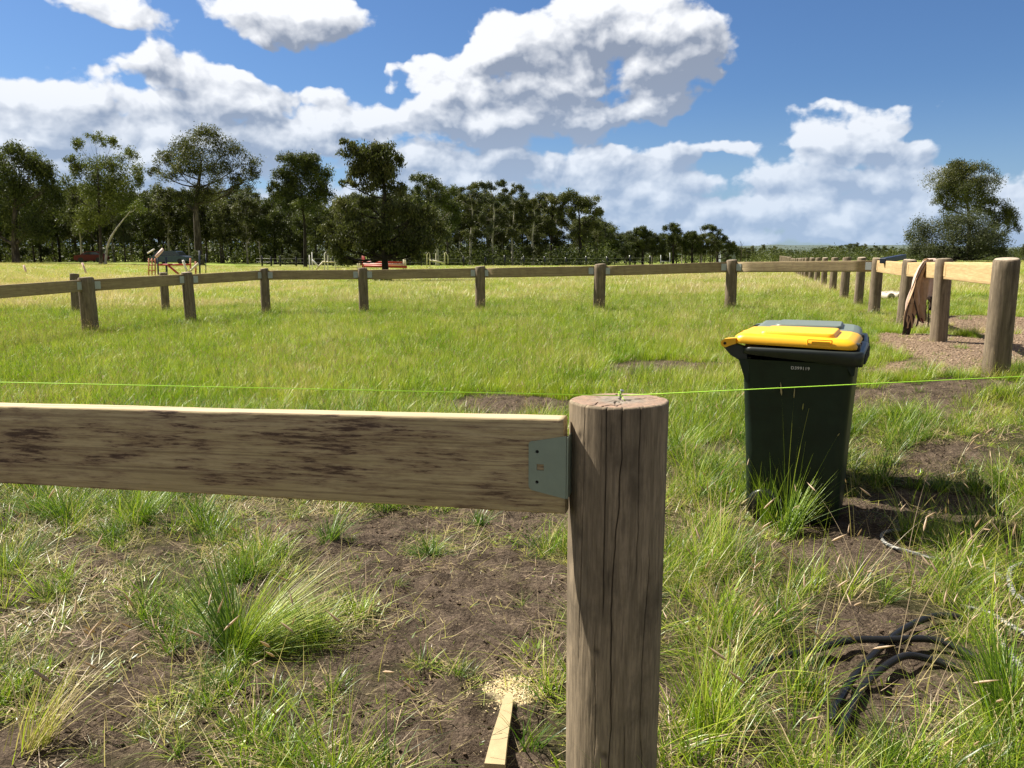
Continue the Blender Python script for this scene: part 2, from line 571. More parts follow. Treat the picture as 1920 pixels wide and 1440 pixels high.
def wood_mat(name, c0, c1, c2, grain=(38, 38, 1.6), crackw=.5, mottle=.5):
    def fn(nt):
        o = N(nt, 'ShaderNodeObjectInfo').outputs['Random']
        base = N(nt, 'ShaderNodeTexCoord').outputs['Object']
        off = N(nt, 'ShaderNodeCombineXYZ', {0: M(nt, 'MULTIPLY', o, 37.0), 1: M(nt, 'MULTIPLY', o, 11.0), 2: M(nt, 'MULTIPLY', o, 23.0)}).outputs[0]
        base = VM(nt, 'ADD', base, off)
        g = noise(nt, VM(nt, 'MULTIPLY', base, grain), 1.0, 6, .58, .8)
        fine = noise(nt, VM(nt, 'MULTIPLY', base, tuple(q * 5 for q in grain)), 1.0, 4, .6)
        big = noise(nt, VM(nt, 'MULTIPLY', base, (9, 9, 5)), 1.0, 6, .66)
        col = mixc(nt, maprange(nt, g, .33, .68), c0, c1)
        col = mixc(nt, M(nt, 'MULTIPLY', maprange(nt, big, .42, .72), mottle), col, c2)
        col = mixc(nt, maprange(nt, fine, .38, .66, .0, .45), col, tuple(q * .45 for q in c0))
        h = M(nt, 'MULTIPLY_ADD', fine, .5, g)
        nm = bumpn(nt, h, .45, .003)
        ck = attr(nt, 'crack')
        col = mixc(nt, M(nt, 'MULTIPLY', ck, .9), col, (.018, .013, .010))
        return PB(nt, col, .85, nm, 0, .2)
    return material(name, fn)


MAT = {}
MAT['post'] = wood_mat('weathered_post_wood', (.175, .136, .092), (.30, .235, .165), (.115, .088, .062), mottle=.75)
MAT['post_hero'] = wood_mat('cracked_post_wood', (.232, .182, .124), (.385, .300, .205), (.125, .099, .070), grain=(34, 34, 3.0), mottle=1.0)
MAT['post_top'] = material('sawn_post_end', lambda nt: (lambda c, r: PB(nt, mixc(nt, maprange(nt, noise(nt, VM(nt, 'MULTIPLY', c, (60, 60, 60)), 1, 5, .6), .35, .7),
                            mixc(nt, maprange(nt, M(nt, 'MULTIPLY_ADD', noise(nt, c, 14, 4, .6), .05, r), .055, .105), mixc(nt, M(nt, 'MULTIPLY_ADD', M(nt, 'SINE', M(nt, 'MULTIPLY', r, 2100.0)), .3, .4), (.30, .265, .22), (.17, .145, .12)), mixc(nt, M(nt, 'MULTIPLY_ADD', M(nt, 'SINE', M(nt, 'MULTIPLY', r, 1700.0)), .3, .4), (.36, .25, .18), (.26, .155, .11))), (.22, .165, .13)), .85,
                            bumpn(nt, N(nt, 'ShaderNodeTexNoise', {'Vector': c, 'Scale': 90.0, 'Detail': 4.0}).outputs[0], .4, .003), 0, .2))(
                            objco(nt), VM(nt, 'LENGTH', objco(nt, (1, 1, 0)))))
MAT['post_top_pale'] = plain('pale_post_end', (.40, .33, .25), .85, .3, 25)


def rail_fn(nt):
    o = N(nt, 'ShaderNodeObjectInfo').outputs['Random']
    base = N(nt, 'ShaderNodeTexCoord').outputs['Object']
    base = VM(nt, 'ADD', base, N(nt, 'ShaderNodeCombineXYZ', {0: M(nt, 'MULTIPLY', o, 31.0)}).outputs[0])
    g = noise(nt, VM(nt, 'MULTIPLY', base, (3.0, 40, 60)), 1.0, 6, .62, .4)
    st = noise(nt, VM(nt, 'MULTIPLY', base, (11, 75, 130)), 1.0, 8, .74, .12)
    reg = noise(nt, VM(nt, 'MULTIPLY', base, (3.6, 8, 16)), 1.0, 5, .62)
    fn_ = noise(nt, VM(nt, 'MULTIPLY', base, (26, 90, 190)), 1.0, 5, .65)
    col = mixc(nt, maprange(nt, g, .3, .7), (.47, .37, .195), (.62, .50, .285))
    s1 = M(nt, 'MULTIPLY_ADD', M(nt, 'SUBTRACT', reg, .5), .95, st)
    col = mixc(nt, M(nt, 'MULTIPLY', maprange(nt, s1, .35, .74), .88), col, (.21, .120, .082))
    col = mixc(nt, M(nt, 'MULTIPLY', maprange(nt, M(nt, 'MULTIPLY_ADD', fn_, .35, s1), .74, .86), .8), col, (.06, .038, .03))
    col = mixc(nt, maprange(nt, fn_, .55, .75, 0, .4), col, (.20, .14, .085))
    gl = noise(nt, VM(nt, 'MULTIPLY', base, (.9, 60, 150)), 1.0, 4, .6, .6)
    col = mixc(nt, maprange(nt, gl, .54, .60, 0, .40), col, (.17, .115, .065))
    kn = N(nt, 'ShaderNodeTexVoronoi', {'Vector': VM(nt, 'MULTIPLY', base, (2.1, .6, 5.0)), 'Scale': 1.0}).outputs['Distance']
    col = mixc(nt, maprange(nt, kn, .075, .035, 0, .85), col, (.10, .060, .038))
    # the top edge is stain-free and paler, its sunlight put into the colour
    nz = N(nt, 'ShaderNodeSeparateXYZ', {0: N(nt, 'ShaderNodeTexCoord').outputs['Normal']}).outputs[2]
    lit_top = mixc(nt, maprange(nt, g, .3, .7), (.44, .345, .21), (.54, .44, .285))
    col = mixc(nt, maprange(nt, nz, .6, .9), col, lit_top)
    return PB(nt, col, .75, bumpn(nt, M(nt, 'MULTIPLY_ADD', fn_, .6, g), .35, .003), 0, .25)


MAT['rail'] = material('stained_pine_rail', rail_fn)
MAT['rail_far'] = wood_mat('brown_rail', (.33, .25, .145), (.45, .35, .21), (.27, .19, .12), grain=(1.5, 25, 30), mottle=.6)
MAT['rail_sunlit'] = wood_mat('sunlit_yellow_rail', (.50, .35, .17), (.60, .43, .22), (.44, .30, .15), grain=(1.0, 22, 26), mottle=.35)  # paler copy of the rail wood with sunlight put into its colour
MAT['zinc'] = plain('grey_green_metal', (.30, .36, .285), .5, .10, 14, .35, .5)
MAT['zinc_lt'] = plain('pale_galvanised_metal', (.42, .44, .45), .5, .1, 14, .3, .5)
MAT['dark'] = plain('dark_hole', (.015, .014, .012), .8)
MAT['bolt'] = plain('dull_steel', (.30, .30, .29), .45, .2, 60, .7)
MAT['string'] = plain('lime_string', (.52, .95, .07), .6, .12, 200)
MAT['bin'] = plain('dark_green_plastic', (.0085, .0190, .0120), .48, .45, 7, 0, .35, .12)
MAT['bin_rim'] = plain('dark_plastic_rim', (.018, .024, .022), .4, .2, 8, 0, .5)
MAT['yellow'] = plain('yellow_plastic', (.90, .46, .012), .40, .07, 5, 0, .5, .05)
MAT['greylid'] = plain('grey_green_plastic', (.15, .18, .15), .45, .1, 5, 0, .5)
MAT['white'] = plain('white_paint', (.75, .74, .70), .55, .1, 20)
MAT['cream'] = plain('cream_paint', (.66, .60, .40), .55, .15, 20)
MAT['red'] = plain('red_paint', (.45, .05, .035), .5, .2, 12)
MAT['orange'] = plain('faded_orange_paint', (.50, .20, .11), .6, .2, 12)
MAT['pink'] = plain('faded_pink_paint', (.72, .50, .44), .6, .2, 12)
MAT['navy'] = plain('dark_blue_paint', (.02, .03, .06), .5, .2, 12)
MAT['tarp'] = plain('blue_grey_paint', (.06, .085, .14), .35, .2, 8)
MAT['black'] = plain('black_rubber', (.012, .012, .013), .28, .2, 30)
MAT['glass'] = plain('dark_window', (.02, .025, .03), .1, .1, 5, 0, .8)
MAT['tan'] = plain('tan_cloth', (.46, .31, .20), .95, .22, 9, 0, .1, .5)
MAT['tan_lt'] = plain('pale_pink_cloth', (.62, .47, .39), .95, .15, 12, 0, .1, .4)
MAT['brown'] = plain('dark_brown_leather', (.035, .018, .013), .6, .3, 20)
MAT['maroon'] = plain('maroon_webbing', (.12, .02, .025), .8, .2, 30)
MAT['wedge'] = plain('cut_pine', (.42, .33, .19), .8, .12, 30, 0, .2, .2)
MAT['log'] = plain('pale_log', (.50, .44, .36), .9, .3, 9, 0, .2, .3)
MAT['logend'] = plain('dark_log_end', (.06, .045, .035), .9, .3, 30)
MAT['shed'] = plain('pale_sheet_metal', (.35, .38, .42), .6, .15, 2)


# ------------------------------------------------------------------ the ground
def ground_fn(nt):
    c = N(nt, 'ShaderNodeNewGeometry').outputs['Position']
    soil, gravel, saw = attr(nt, 'soil'), attr(nt, 'gravel'), attr(nt, 'sawdust')
    dist = VM(nt, 'LENGTH', VM(nt, 'MULTIPLY', c, (1, 1, 0)))
    n_f = noise(nt, c, 70, 6, .65)
    n_m = noise(nt, c, 9, 6, .6)
    n_l = noise(nt, c, .22, 5, .6)
    n_x = noise(nt, VM(nt, 'MULTIPLY', c, (.05, .022, 1)), 1, 5, .6)
    # soil: crumbly brown with paler dry crust and threads of straw
    s = mixc(nt, maprange(nt, n_m, .3, .7), (.068, .050, .036), (.165, .122, .090))
    s = mixc(nt, maprange(nt, n_f, .35, .7, 0, .7), s, (.028, .019, .013))
    straw = noise(nt, VM(nt, 'MULTIPLY', c, (30, 110, 30)), 1, 3, .6, 1.5)
    s = mixc(nt, maprange(nt, straw, .585, .66, 0, .65), s, (.36, .285, .175))
    # turf seen between the blades
    t = mixc(nt, maprange(nt, n_m, .35, .65), (.036, .036, .015), (.085, .072, .036))
    t = mixc(nt, maprange(nt, straw, .58, .68, 0, .5), t, (.33, .28, .16))
    # the far paddock, where single blades can no longer be seen
    f = mixc(nt, maprange(nt, n_l, .32, .68), (.165, .260, .030), (.28, .32, .07))
    f = mixc(nt, maprange(nt, n_x, .45, .66, 0, .75), f, (.34, .29, .15))
    n_s = noise(nt, VM(nt, 'MULTIPLY', c, (1.6, .7, 1)), 1, 6, .65)
    f = mixc(nt, maprange(nt, n_s, .50, .72, 0, .55), f, (.11, .14, .04))
    tanz = N(nt, 'ShaderNodeSeparateXYZ', {0: c})
    tz = M(nt, 'MULTIPLY', maprange(nt, tanz.outputs[0], -9, -16), maprange(nt, tanz.outputs[1], 60, 34))
    f = mixc(nt, M(nt, 'MULTIPLY', tz, .7), f, (.36, .28, .16))
    t = mixc(nt, maprange(nt, dist, 14, 42), t, f)
    g = N(nt, 'ShaderNodeTexVoronoi', {'Vector': c, 'Scale': 42.0})
    gc = mixc(nt, g.outputs['Color'], (.24, .165, .11), (.38, .28, .195))
    gc = mixc(nt, maprange(nt, n_m, .4, .7, 0, .5), gc, (.26, .18, .12))
    gc = mixc(nt, maprange(nt, g.outputs['Distance'], .4, .9), gc, (.15, .105, .07))
    sw = mixc(nt, n_f, (.45, .35, .19), (.66, .56, .36))
    col = mixc(nt, soil, t, s)
    col = mixc(nt, gravel, col, gc)
    col = mixc(nt, M(nt, 'MULTIPLY', maprange(nt, M(nt, 'MULTIPLY_ADD', n_f, .9, saw), .95, 1.35), .7), col, sw)
    h = M(nt, 'MULTIPLY_ADD', n_m, 2.5, n_f)
    h = M(nt, 'ADD', h, M(nt, 'MULTIPLY', M(nt, 'MULTIPLY', g.outputs['Distance'], gravel), -1.2))
    return PB(nt, col, .95, bumpn(nt, h, .9, .028), 0, .1)


MAT['ground'] = material('paddock_ground', ground_fn)


def build_ground():
    ys = [-9, -6, -4, -2.5, -1.4, -.6, 0, .5, .8]
    y = 1.0
    while y < 5000:
        ys.append(y); y += max(.022, .011 * y)
    xs = [0.0]
    x = 0.0
    while x < 5000:
        x += max(.03, .035 * (x - 1.5)); xs.append(x)
    xs = np.array([-q for q in xs[:0:-1]] + xs); ys = np.array(ys)
    X, Y = np.meshgrid(xs, ys)
    Z = G(X, Y)
    soil, gravel, saw, dry = masks(X, Y)
    near = 1 - sstep(5, 9, np.hypot(X, Y))
    Z = Z + near * ((fbm(X * 14, Y * 14, 5, 4, .6) - .5) * .048 * (.4 + soil) + (np.abs(fbm(X * 34, Y * 34, 9, 2) - .5)) * .030 * soil)
    dark = blobs(X, Y, [(*gp(955, 768), .75, .5, 1.0)])
    Z = Z + dark * (fbm(X * 16, Y * 16, 77, 3, .7) - .35) * .11
    V = np.stack([X, Y, Z], -1).reshape(-1, 3)
    ny, nx = X.shape
    idx = np.arange(ny * nx).reshape(ny, nx)
    Fq = np.stack([idx[:-1, :-1], idx[:-1, 1:], idx[1:, 1:], idx[1:, :-1]], -1).reshape(-1, 4)
    me = npmesh('ground', V, Fq, {'soil': soil, 'gravel': gravel, 'sawdust': saw, 'dry': dry}, True, [MAT['ground']])
    o = link(bpy.data.objects.new('ground', me))
    tag(o, 'grassy paddock ground with bare brown soil and a gravel yard', None, None, 'structure')


build_ground()

# low wooded hills on the horizon
def hills():
    n = 160
    xs = np.linspace(-2600, 2800, n)
    V, Fq = [], []
    for j, (yy, k) in enumerate(((2300, 0), (2500, .6), (2750, 1.0), (3100, .5), (3500, 0))):
        hgt = (22 + 30 * fbm(xs * .0016, xs * 0, 91, 4)) * k + (fbm(xs * .03, xs * 0 + j, 92, 3) - .5) * 5 * (k > 0) - 2
        V.append(np.stack([xs, np.full(n, yy), hgt], -1))
    V = np.concatenate(V)
    idx = np.arange(5 * n).reshape(5, n)
    Fq = np.stack([idx[:-1, :-1], idx[:-1, 1:], idx[1:, 1:], idx[1:, :-1]], -1).reshape(-1, 4)
    me = npmesh('hills', V, Fq, None, True, [plain('wooded_hill', (.075, .10, .085), .95, .3, .02)])
    tag(link(bpy.data.objects.new('hills', me)), 'low wooded hills far off on the horizon', None, None, 'structure')


hills()


# ------------------------------------------------------------------ round posts
def post_mesh(name, R, H, seed, nseg=28, nz=14, cracks=0, bury=.3, taper=.0, top_tilt=(0, 0), mats=None, knots=0, chamfer=.010):
    rng = np.random.default_rng(seed)
    th = np.linspace(0, 2 * np.pi, nseg, endpoint=False)
    zs = np.concatenate([np.linspace(-bury, H - chamfer, nz), [H]])
    T, Zz = np.meshgrid(th, zs)
    # the outline of a hand-peeled log: flats, slow bends and swellings
    cx, cy = np.cos(T), np.sin(T)
    lo = (fbm(cx * 1.3 + 40 + seed, cy * 1.3 + Zz * .5, seed, 3) - .5) * .16
    md = (fbm(cx * 4 + 9, cy * 4 + Zz * 2.2 + seed * 3.1, seed + 5, 4) - .5) * .045
    fi = (fbm(T * 22 + 3, Zz * 2.0 + seed, seed + 9, 3) - .5) * .006 if nseg > 100 else 0
    r = R * (1 + lo + md + fi + taper * (1 - (Zz + bury) / (H + bury)))
    ck = np.zeros_like(r)
    for k in range(cracks):
        a0 = rng.uniform(0, 2 * np.pi) if not isinstance(cracks, (list, tuple)) else 0
        ck = np.maximum(ck, 0)
    if knots:
        for k in range(knots):
            a0, z0 = rng.uniform(0, 2 * np.pi), rng.uniform(.1, H * .95)
            d2 = ((np.angle(np.exp(1j * (T - a0)))) * R / .012) ** 2 + ((Zz - z0) / .016) ** 2
            r += .004 * np.exp(-d2 * .4) - .006 * np.exp(-d2 * 2.2)
            ck = np.maximum(ck, .7 * np.exp(-d2 * 2.5))
    return T, Zz, r, ck, zs, th


def finish_post(name, T, Zz, r, ck, R, H, top_tilt, mats, nrad=6, domed=.004, topr=.0, seed=0, chamfer=.010, crack_a=()):
    nseg = T.shape[1]
    r = r.copy()
    r[-1] = r[-2] - chamfer * .8
    rings = [np.stack([r[i] * np.cos(T[i]), r[i] * np.sin(T[i]), Zz[i]], -1) for i in range(T.shape[0])]
    cks = [ck[i] for i in range(T.shape[0])]
    nside = len(rings)
    for k in range(1, nrad + 1):
        f = 1 - k / nrad * .992
        rr = r[-1] * f
        x, y = rr * np.cos(T[0]), rr * np.sin(T[0])
        z = H + domed * (1 - f * f) + (fbm(x * 60, y * 60, seed + 2, 3) - .5) * .004
        rad_ck = np.zeros(nseg)
        for a0, w in crack_a:
            d = np.abs(np.angle(np.exp(1j * (T[0] - a0 - .12 * np.sin(9 * f + a0 * 5))))) * np.maximum(rr, .004)
            rad_ck = np.maximum(rad_ck, np.exp(-(d / (.0016 * w)) ** 2) * (f > .12))
        rings.append(np.stack([x, y, z - rad_ck * .006], -1)); cks.append(rad_ck)
    V = np.concatenate(rings)
    # tilt of the saw cut
    zt = V[:, 2]
    k = np.clip((zt - (H - .06)) / .06, 0, 1)
    V[:, 2] += k * (V[:, 0] * top_tilt[0] + V[:, 1] * top_tilt[1])
    n = len(rings)
    idx = np.arange(n * nseg).reshape(n, nseg)
    nxt = np.roll(idx, -1, axis=1)
    Fq = np.stack([idx[:-1], nxt[:-1], nxt[1:], idx[1:]], -1).reshape(-1, 4)
    me = npmesh(name, V, Fq, {'crack': np.concatenate(cks)}, True, mats)
    mi = np.repeat((np.arange(n - 1) >= nside - 1).astype(np.int32), nseg)
    me.polygons.foreach_set('material_index', mi)
    return me


def simple_post(seed, R=.125, H=1.0, tilt=None):
    T, Zz, r, ck, zs, th = post_mesh('post', R, H, seed, 32, 16, 0, .3, .06, knots=3, chamfer=.018)
    rng = np.random.default_rng(seed + 50)
    tl = tilt or (rng.uniform(-.08, .08), rng.uniform(-.08, .08))
    for k in range(3):   # long drying cracks, as seen on every post
        a0 = rng.uniform(0, 6.28)
        d = np.abs(np.angle(np.exp(1j * (T - a0 - .25 * np.sin(Zz * 3 + k))))) * R
        ck = np.maximum(ck, .5 * np.exp(-(d / .008) ** 2))
    return finish_post('post', T, Zz, r, ck, R, H, tl, [MAT['post'], MAT['post_top_pale']], 4, .006, seed=seed, chamfer=.018)


POSTS = [simple_post(s) for s in range(8)]


def post_obj(name, mesh, x, y, ztop, dia, rng, parent=None):
    o = bpy.data.objects.new(name, mesh)
    z0 = Gs(x, y)
    o.location = (x, y, z0)
    o.scale = (dia / .25, dia / .25, (ztop - z0))
    o.rotation_euler = (rng.gauss(0, .012), rng.gauss(0, .012), rng.uniform(0, 6.28))
    return link(o, parent)


rng = random.Random(5)
_r = np.random.default_rng(11)

# --- near fence: hero post with rail, bracket and nail
near = thing('rail_fence', (.236, 1.66, 0), 'stained pine rail running left from the thick weathered post in the foreground, with a bracket', 'fence')
PX, PY, PTOP, PR = .236, 1.667, 1.056, .1075
z0 = Gs(PX, PY) - .02
H = PTOP - z0
T, Zz, r, ck, zs, th = post_mesh('post', PR, H, 31, 640, 420, 0, .12, .02, knots=7, chamfer=.003)
r = PR + (r - PR) * .55
cr = np.random.default_rng(3)
# cracks: angle (0 = +X, -90 = towards the camera), from/to height, wander, width
CR = [(-142, .5, 1.2, .10, .6), (-112, .62, 1.2, .08, 1.0), (-96, .0, 1.2, .20, 1.3), (-72, .70, 1.2, .12, .8),
      (-60, .0, .78, .22, 1.2), (-38, .55, .95, .12, .6), (-120, .0, .60, .10, .5), (-84, .0, .38, .14, .5), (20, 0, 1.2, .1, 1), (80, 0, 1.2, .1, 1), (140, 0, 1.2, .1, 1)]
for a0, za, zb, wd, w in CR:
    a = math.radians(a0) + wd * (fbm(Zz * 3.2 + a0, Zz * 0 + a0, 61, 5, .60) - .5) * 1.6
    d = np.abs(np.angle(np.exp(1j * (T - a)))) * PR
    fade = np.clip((Zz - za) / .05 + .3, 0, 1) * np.clip((zb - Zz) / .05, 0, 1)
    ww = w * (.6 + .9 * vnoise(Zz * 9 + a0, Zz * 0, 71))
    m = np.exp(-(d / (.0009 * ww)) ** 2) * fade
    ck = np.maximum(ck, m); r = r - m * .004
# fine weather checks along the grain
chk = fbm(T * 46, Zz * 5.5, 81, 3, .6)
m = sstep(.70, .80, chk) * .35
ck = np.maximum(ck, m); r = r - m * .0008
tops = [(math.radians(a), w) for a, _, zb, _, w in CR if zb > 1.1]
hero = finish_post('post', T, Zz, r, ck, PR, H, (.01, -.035), [MAT['post_hero'], MAT['post_top']], 60, .0, seed=8, chamfer=.006, crack_a=tops)
o = link(bpy.data.objects.new('post', hero), near)
o.location = (PX - near.location.x, PY - near.location.y, z0)
o['label'] = 'thick weathered round post with long cracks and a freshly sawn reddish top'


def rail_mesh(name, L, h, t, mat, ends=.004, seed=0, fine=True, wane=.0):
    """rail along +X from 0 to L, centred on z, with slightly rounded, uneven edges"""
    nx = max(2, int(L / (.012 if fine else .25)))
    xs = np.linspace(0, L, nx)
    b = .006
    prof = [(-t / 2, -h / 2 + b), (-t / 2 + b * .3, -h / 2 + b * .3), (-t / 2 + b, -h / 2), (t / 2 - b, -h / 2), (t / 2 - b * .3, -h / 2 + b * .3), (t / 2, -h / 2 + b)]
    prof += [(t / 2, z) for z in np.linspace(-h / 2 + b, h / 2 - b, 5)[1:-1]]
    prof += [(t / 2, h / 2 - b), (t / 2 - b * .3, h / 2 - b * .3), (t / 2 - b, h / 2), (-t / 2 + b, h / 2), (-t / 2 + b * .3, h / 2 - b * .3), (-t / 2, h / 2 - b)]
    prof += [(-t / 2, z) for z in np.linspace(h / 2 - b, -h / 2 + b, 7)[1:-1]]
    p = np.array(prof); k = len(p)
    X, I = np.meshgrid(xs, np.arange(k), indexing='ij')
    Yv, Zv = p[I, 0], p[I, 1]
    amp = .0022 if fine else .004
    ed = np.exp(-((np.abs(Zv) - h / 2) / .012) ** 2)
    Yv = Yv + (fbm(X * 6, Zv * 12 + seed, 51 + seed, 3) - .5) * amp + np.sign(Yv) * -ed * (fbm(X * 22, Zv * 3, 53 + seed, 3) - .35).clip(0) * .006 * (1 if fine else 0)
    Zv = Zv + (fbm(X * 1.5, X * 0 + seed, 55 + seed, 3) - .5) * amp * 2 * np.sign(Zv)
    V = np.stack([X, Yv, Zv], -1).reshape(-1, 3)
    idx = np.arange(nx * k).reshape(nx, k); nxt = np.roll(idx, -1, 1)
    Fq = np.stack([idx[:-1], nxt[:-1], nxt[1:], idx[1:]], -1).reshape(-1, 4)
    # end caps: strips between the two sides (front points against back points)
    caps = []
    half = k // 2
    me = npmesh(name, V, Fq, {'crack': np.zeros(len(V))}, False, [mat])
    import bmesh
    bm = bmesh.new(); bm.from_mesh(me); bm.verts.ensure_lookup_table()
    bm.faces.new([bm.verts[i] for i in idx[0]])
    bm.faces.new([bm.verts[i] for i in idx[-1][::-1]])
    bmesh.ops.recalc_face_normals(bm, faces=bm.faces)
    bm.to_mesh(me); bm.free()
    return me


def rail_between(name, a, b, h, t, mat, parent, seed=0, fine=False, label=None):
    a, b = Vector(a), Vector(b)
    d = b - a
    me = rail_mesh(name, d.length, h, t, mat, seed=seed, fine=fine)
    o = link(bpy.data.objects.new(name, me), parent)
    base = parent.location if parent else Vector()
    o.location = a - base
    o.rotation_euler = (0, -math.asin(d.z / d.length), math.atan2(d.y, d.x))
    if label: o['label'] = label
    return o


# rail from the hero post leftwards (right end first)
ra = P(1063, 880, 1.612); rb_dir = (P(0, 838, 1.985) - ra)
ra.z = 1.025 - .107; lend = Vector((-1.33, 1.985, .981 - .107))
dv = (lend - ra).normalized()
rb = ra + dv * 2.34
MAT_R = MAT['rail']
rail_near = rail_between('rail', ra + Vector((0, .025, 0)), rb + Vector((0, .025, 0)), .212, .048, MAT_R, near, 3, True)
pl = post_obj('post', POSTS[2], rb.x - .12, rb.y + .04, 1.05, .215, rng, near); pl.location -= near.location
pl.location.z = Gs(rb.x - .12, rb.y + .04)

# bracket: bent plate with two bolt holes and a square window
import bmesh
def bracket(parent):
    # outline in the rail plane: u to the left along the rail, z up; fold at u=0
    W, hi, hj = .082, .070, .0535
    out = [(-.001, -.0665), (-.001, .071), (.002, .0715), (W - .012, .057)]
    for a in range(0, 91, 15):
        out.append((W - .009 + .009 * math.sin(math.radians(a)), .048 + .009 * math.cos(math.radians(a))))
    for a in range(0, 91, 15):
        out.append((W - .012 + .012 * math.cos(math.radians(a)), -.042 - .012 * math.sin(math.radians(a))))
    out.append((.002, -.067))
    holes = []
    for hz in (.034, -.034):
        holes.append([(.063 + .0038 * math.cos(t), hz + .0038 * math.sin(t)) for t in np.linspace(0, 2 * np.pi, 14, endpoint=False)])
    holes.append([(.048, -.0075), (.064, -.0075), (.064, .0065), (.048, .0065)])
    bm = bmesh.new()
    def loop(pts):
        vs = [bm.verts.new((u, 0, z)) for u, z in pts]
        return [bm.edges.new((vs[i], vs[(i + 1) % len(vs)])) for i in range(len(vs))]
    ed = loop(out)
    for h_ in holes: ed += loop(h_)
    bmesh.ops.triangle_fill(bm, use_beauty=True, use_dissolve=False, edges=ed)
    ext = bmesh.ops.extrude_face_region(bm, geom=bm.faces[:])
    bmesh.ops.translate(bm, verts=[g for g in ext['geom'] if isinstance(g, bmesh.types.BMVert)], vec=(0, .003, 0))
    bmesh.ops.recalc_face_normals(bm, faces=bm.faces)
    me = bpy.data.meshes.new('bracket'); bm.to_mesh(me); bm.free()
    mb = MB()
    mb.add([v.co for v in me.vertices], [tuple(p.vertices) for p in me.polygons])
    # flange between rail end and post, and the second leaf behind the rail
    mb.box((-.004, .030, .002), (.0035, .066, .137), bev=.001)
    mb.box((.040, .0585, .0), (.082, .003, .118), bev=.001)
    o = mb.build('bracket', [MAT['zinc']], parent)
    for hz in (.034, -.034):
        b = MB(); b.tube([(.063, .0026, hz), (.063, .0045, hz)], .0040, 12)
        q = b.build('bolt', [MAT['dark']], o)
    ang = math.atan2(dv.y, dv.x)
    o.rotation_euler = (0, 0, ang)
    return o


# the plate's local +X runs to the left along the rail and its local -Y... faces away, so mirror it
brk = bracket(near)
brk.location = ra + Vector((0, .025, 0)) - near.location - dv * .004 + Vector((0, 0, -.002))
brk.scale = (1, -1, 1)
nrm_front = Vector((-dv.y, dv.x, 0))
if nrm_front.y > 0: nrm_front = -nrm_front
brk.location += nrm_front * (.024 + .0032)

# nail with the string tied to it
nm_ = MB(); nx_, ny_ = P(1163, 745, 1.66).x, 1.668
nm_.tube([(nx_, ny_, PTOP - .03), (nx_ + .001, ny_, PTOP + .012), (nx_ + .004, ny_ - .002, PTOP + .021)], .0018, 6, 0)
nm_.tube([(nx_ + .004, ny_ - .002, PTOP + .020), (nx_ + .005, ny_ - .003, PTOP + .0225)], .0042, 8, 0)
o = nm_.build('nail', [MAT['bolt']], near); o.location = -near.location
sl = MB()
zt = PTOP + .010
L = P(0, 716.5, 2.02); Rr = P(1920, 705.5, 2.12); C0 = Vector((nx_, ny_, zt))
L2 = C0 + (L - C0) * 2.2; R2 = C0 + (Rr - C0) * 2.2
sl.tube([L2, C0 + Vector((-.004, -.002, 0))], .00115, 6)
sl.tube([R2, C0 + Vector((.004, -.002, 0))], .00115, 6)
sl.tube([C0 + Vector((.0033 * math.cos(t), .0033 * math.sin(t), .0006 * t - .002)) for t in np.linspace(0, 18, 60)], .0009, 5)
sl.tube([C0 + Vector((.003, -.003, 0)), C0 + Vector((.006, -.010, -.006)), C0 + Vector((.010, -.014, -.0085))], .0009, 5)
tag(sl.build('string_line', [MAT['string']]), 'taut lime green string wound round the nail on the near post', 'string')

# --- the paddock fence across the field with its sunlit return on the right
far = thing('rail_fence', P(1124, 586, 15.5), 'long brown rail fence across the paddock that turns into pale yellow rails on the right', 'fence')
far.location.z = 0
RUN = [(-115, 520, 10.9, .24, 'brown'), (162, 520, 13.2, .25, 'brown'), (352, 510.5, 14.8, .20, 'brown'), (495, 503.5, 16.3, .18, 'brown'),
       (680, 502.5, 16.2, .20, 'brown'), (900, 499.5, 16.3, .20, 'brown'), (1124, 495, 15.5, .235, 'brown'), (1373, 487.5, 15.1, .215, 'brown'),
       (1646, 484, 13.4, .185, 'new'), (1703, 487, 11.1, .185, 'new'), (1773, 485, 9.05, .18, 'new'), (1889, 485, 6.75, .205, None)]
pts = []
for i, (px, pt, Y, dia, _) in enumerate(RUN):
    q = P(px, pt, Y)
    if i == 0: q.z = pts[0].z if pts else P(162, 520, 13.2).z - .06
    pts.append(q)
    o = post_obj('post', POSTS[i % 8], q.x, q.y, q.z, dia, rng, far)
    o.location -= Vector((far.location.x, far.location.y, 0))
pts_fence = [(q.x, q.y) for q in pts]
for i in range(len(RUN) - 1):
    a, b = pts[i].copy(), pts[i + 1].copy()
    kind = RUN[i][4]
    d = (b - a); d.z = 0; d.normalize()
    ra_, rb_ = RUN[i][3] / 2, RUN[i + 1][3] / 2
    drop = .035 + .10
    a2 = a + d * (ra_ - .012); b2 = b - d * (rb_ - .012)
    a2.z -= drop; b2.z -= drop
    m = MAT['rail_sunlit'] if kind == 'new' else MAT['rail_far']  # rails past the corner take the yellow with sunlight painted in
    rail_between('rail', a2, b2, .195, .045, m, far, i, False, 'pale yellow rail, sunlight painted into its colour' if kind == 'new' else None)
    if kind == 'brown' or i >= 8:
        for e, s in ((a2, 1), (b2, -1)):
            mb = MB(); side = Vector((d.y, -d.x, 0))
            for sg in (1, -1):
                c = e + d * s * .055 + side * .0245 * sg
                mb.box((0, 0, 0) if False else c - Vector((far.location.x, far.location.y, 0)), (.10, .003, .13), rz=math.atan2(d.y, d.x), bev=.001)
            mb.build('bracket', [MAT['zinc_lt'] if kind == 'brown' else MAT['rail_sunlit']], far)

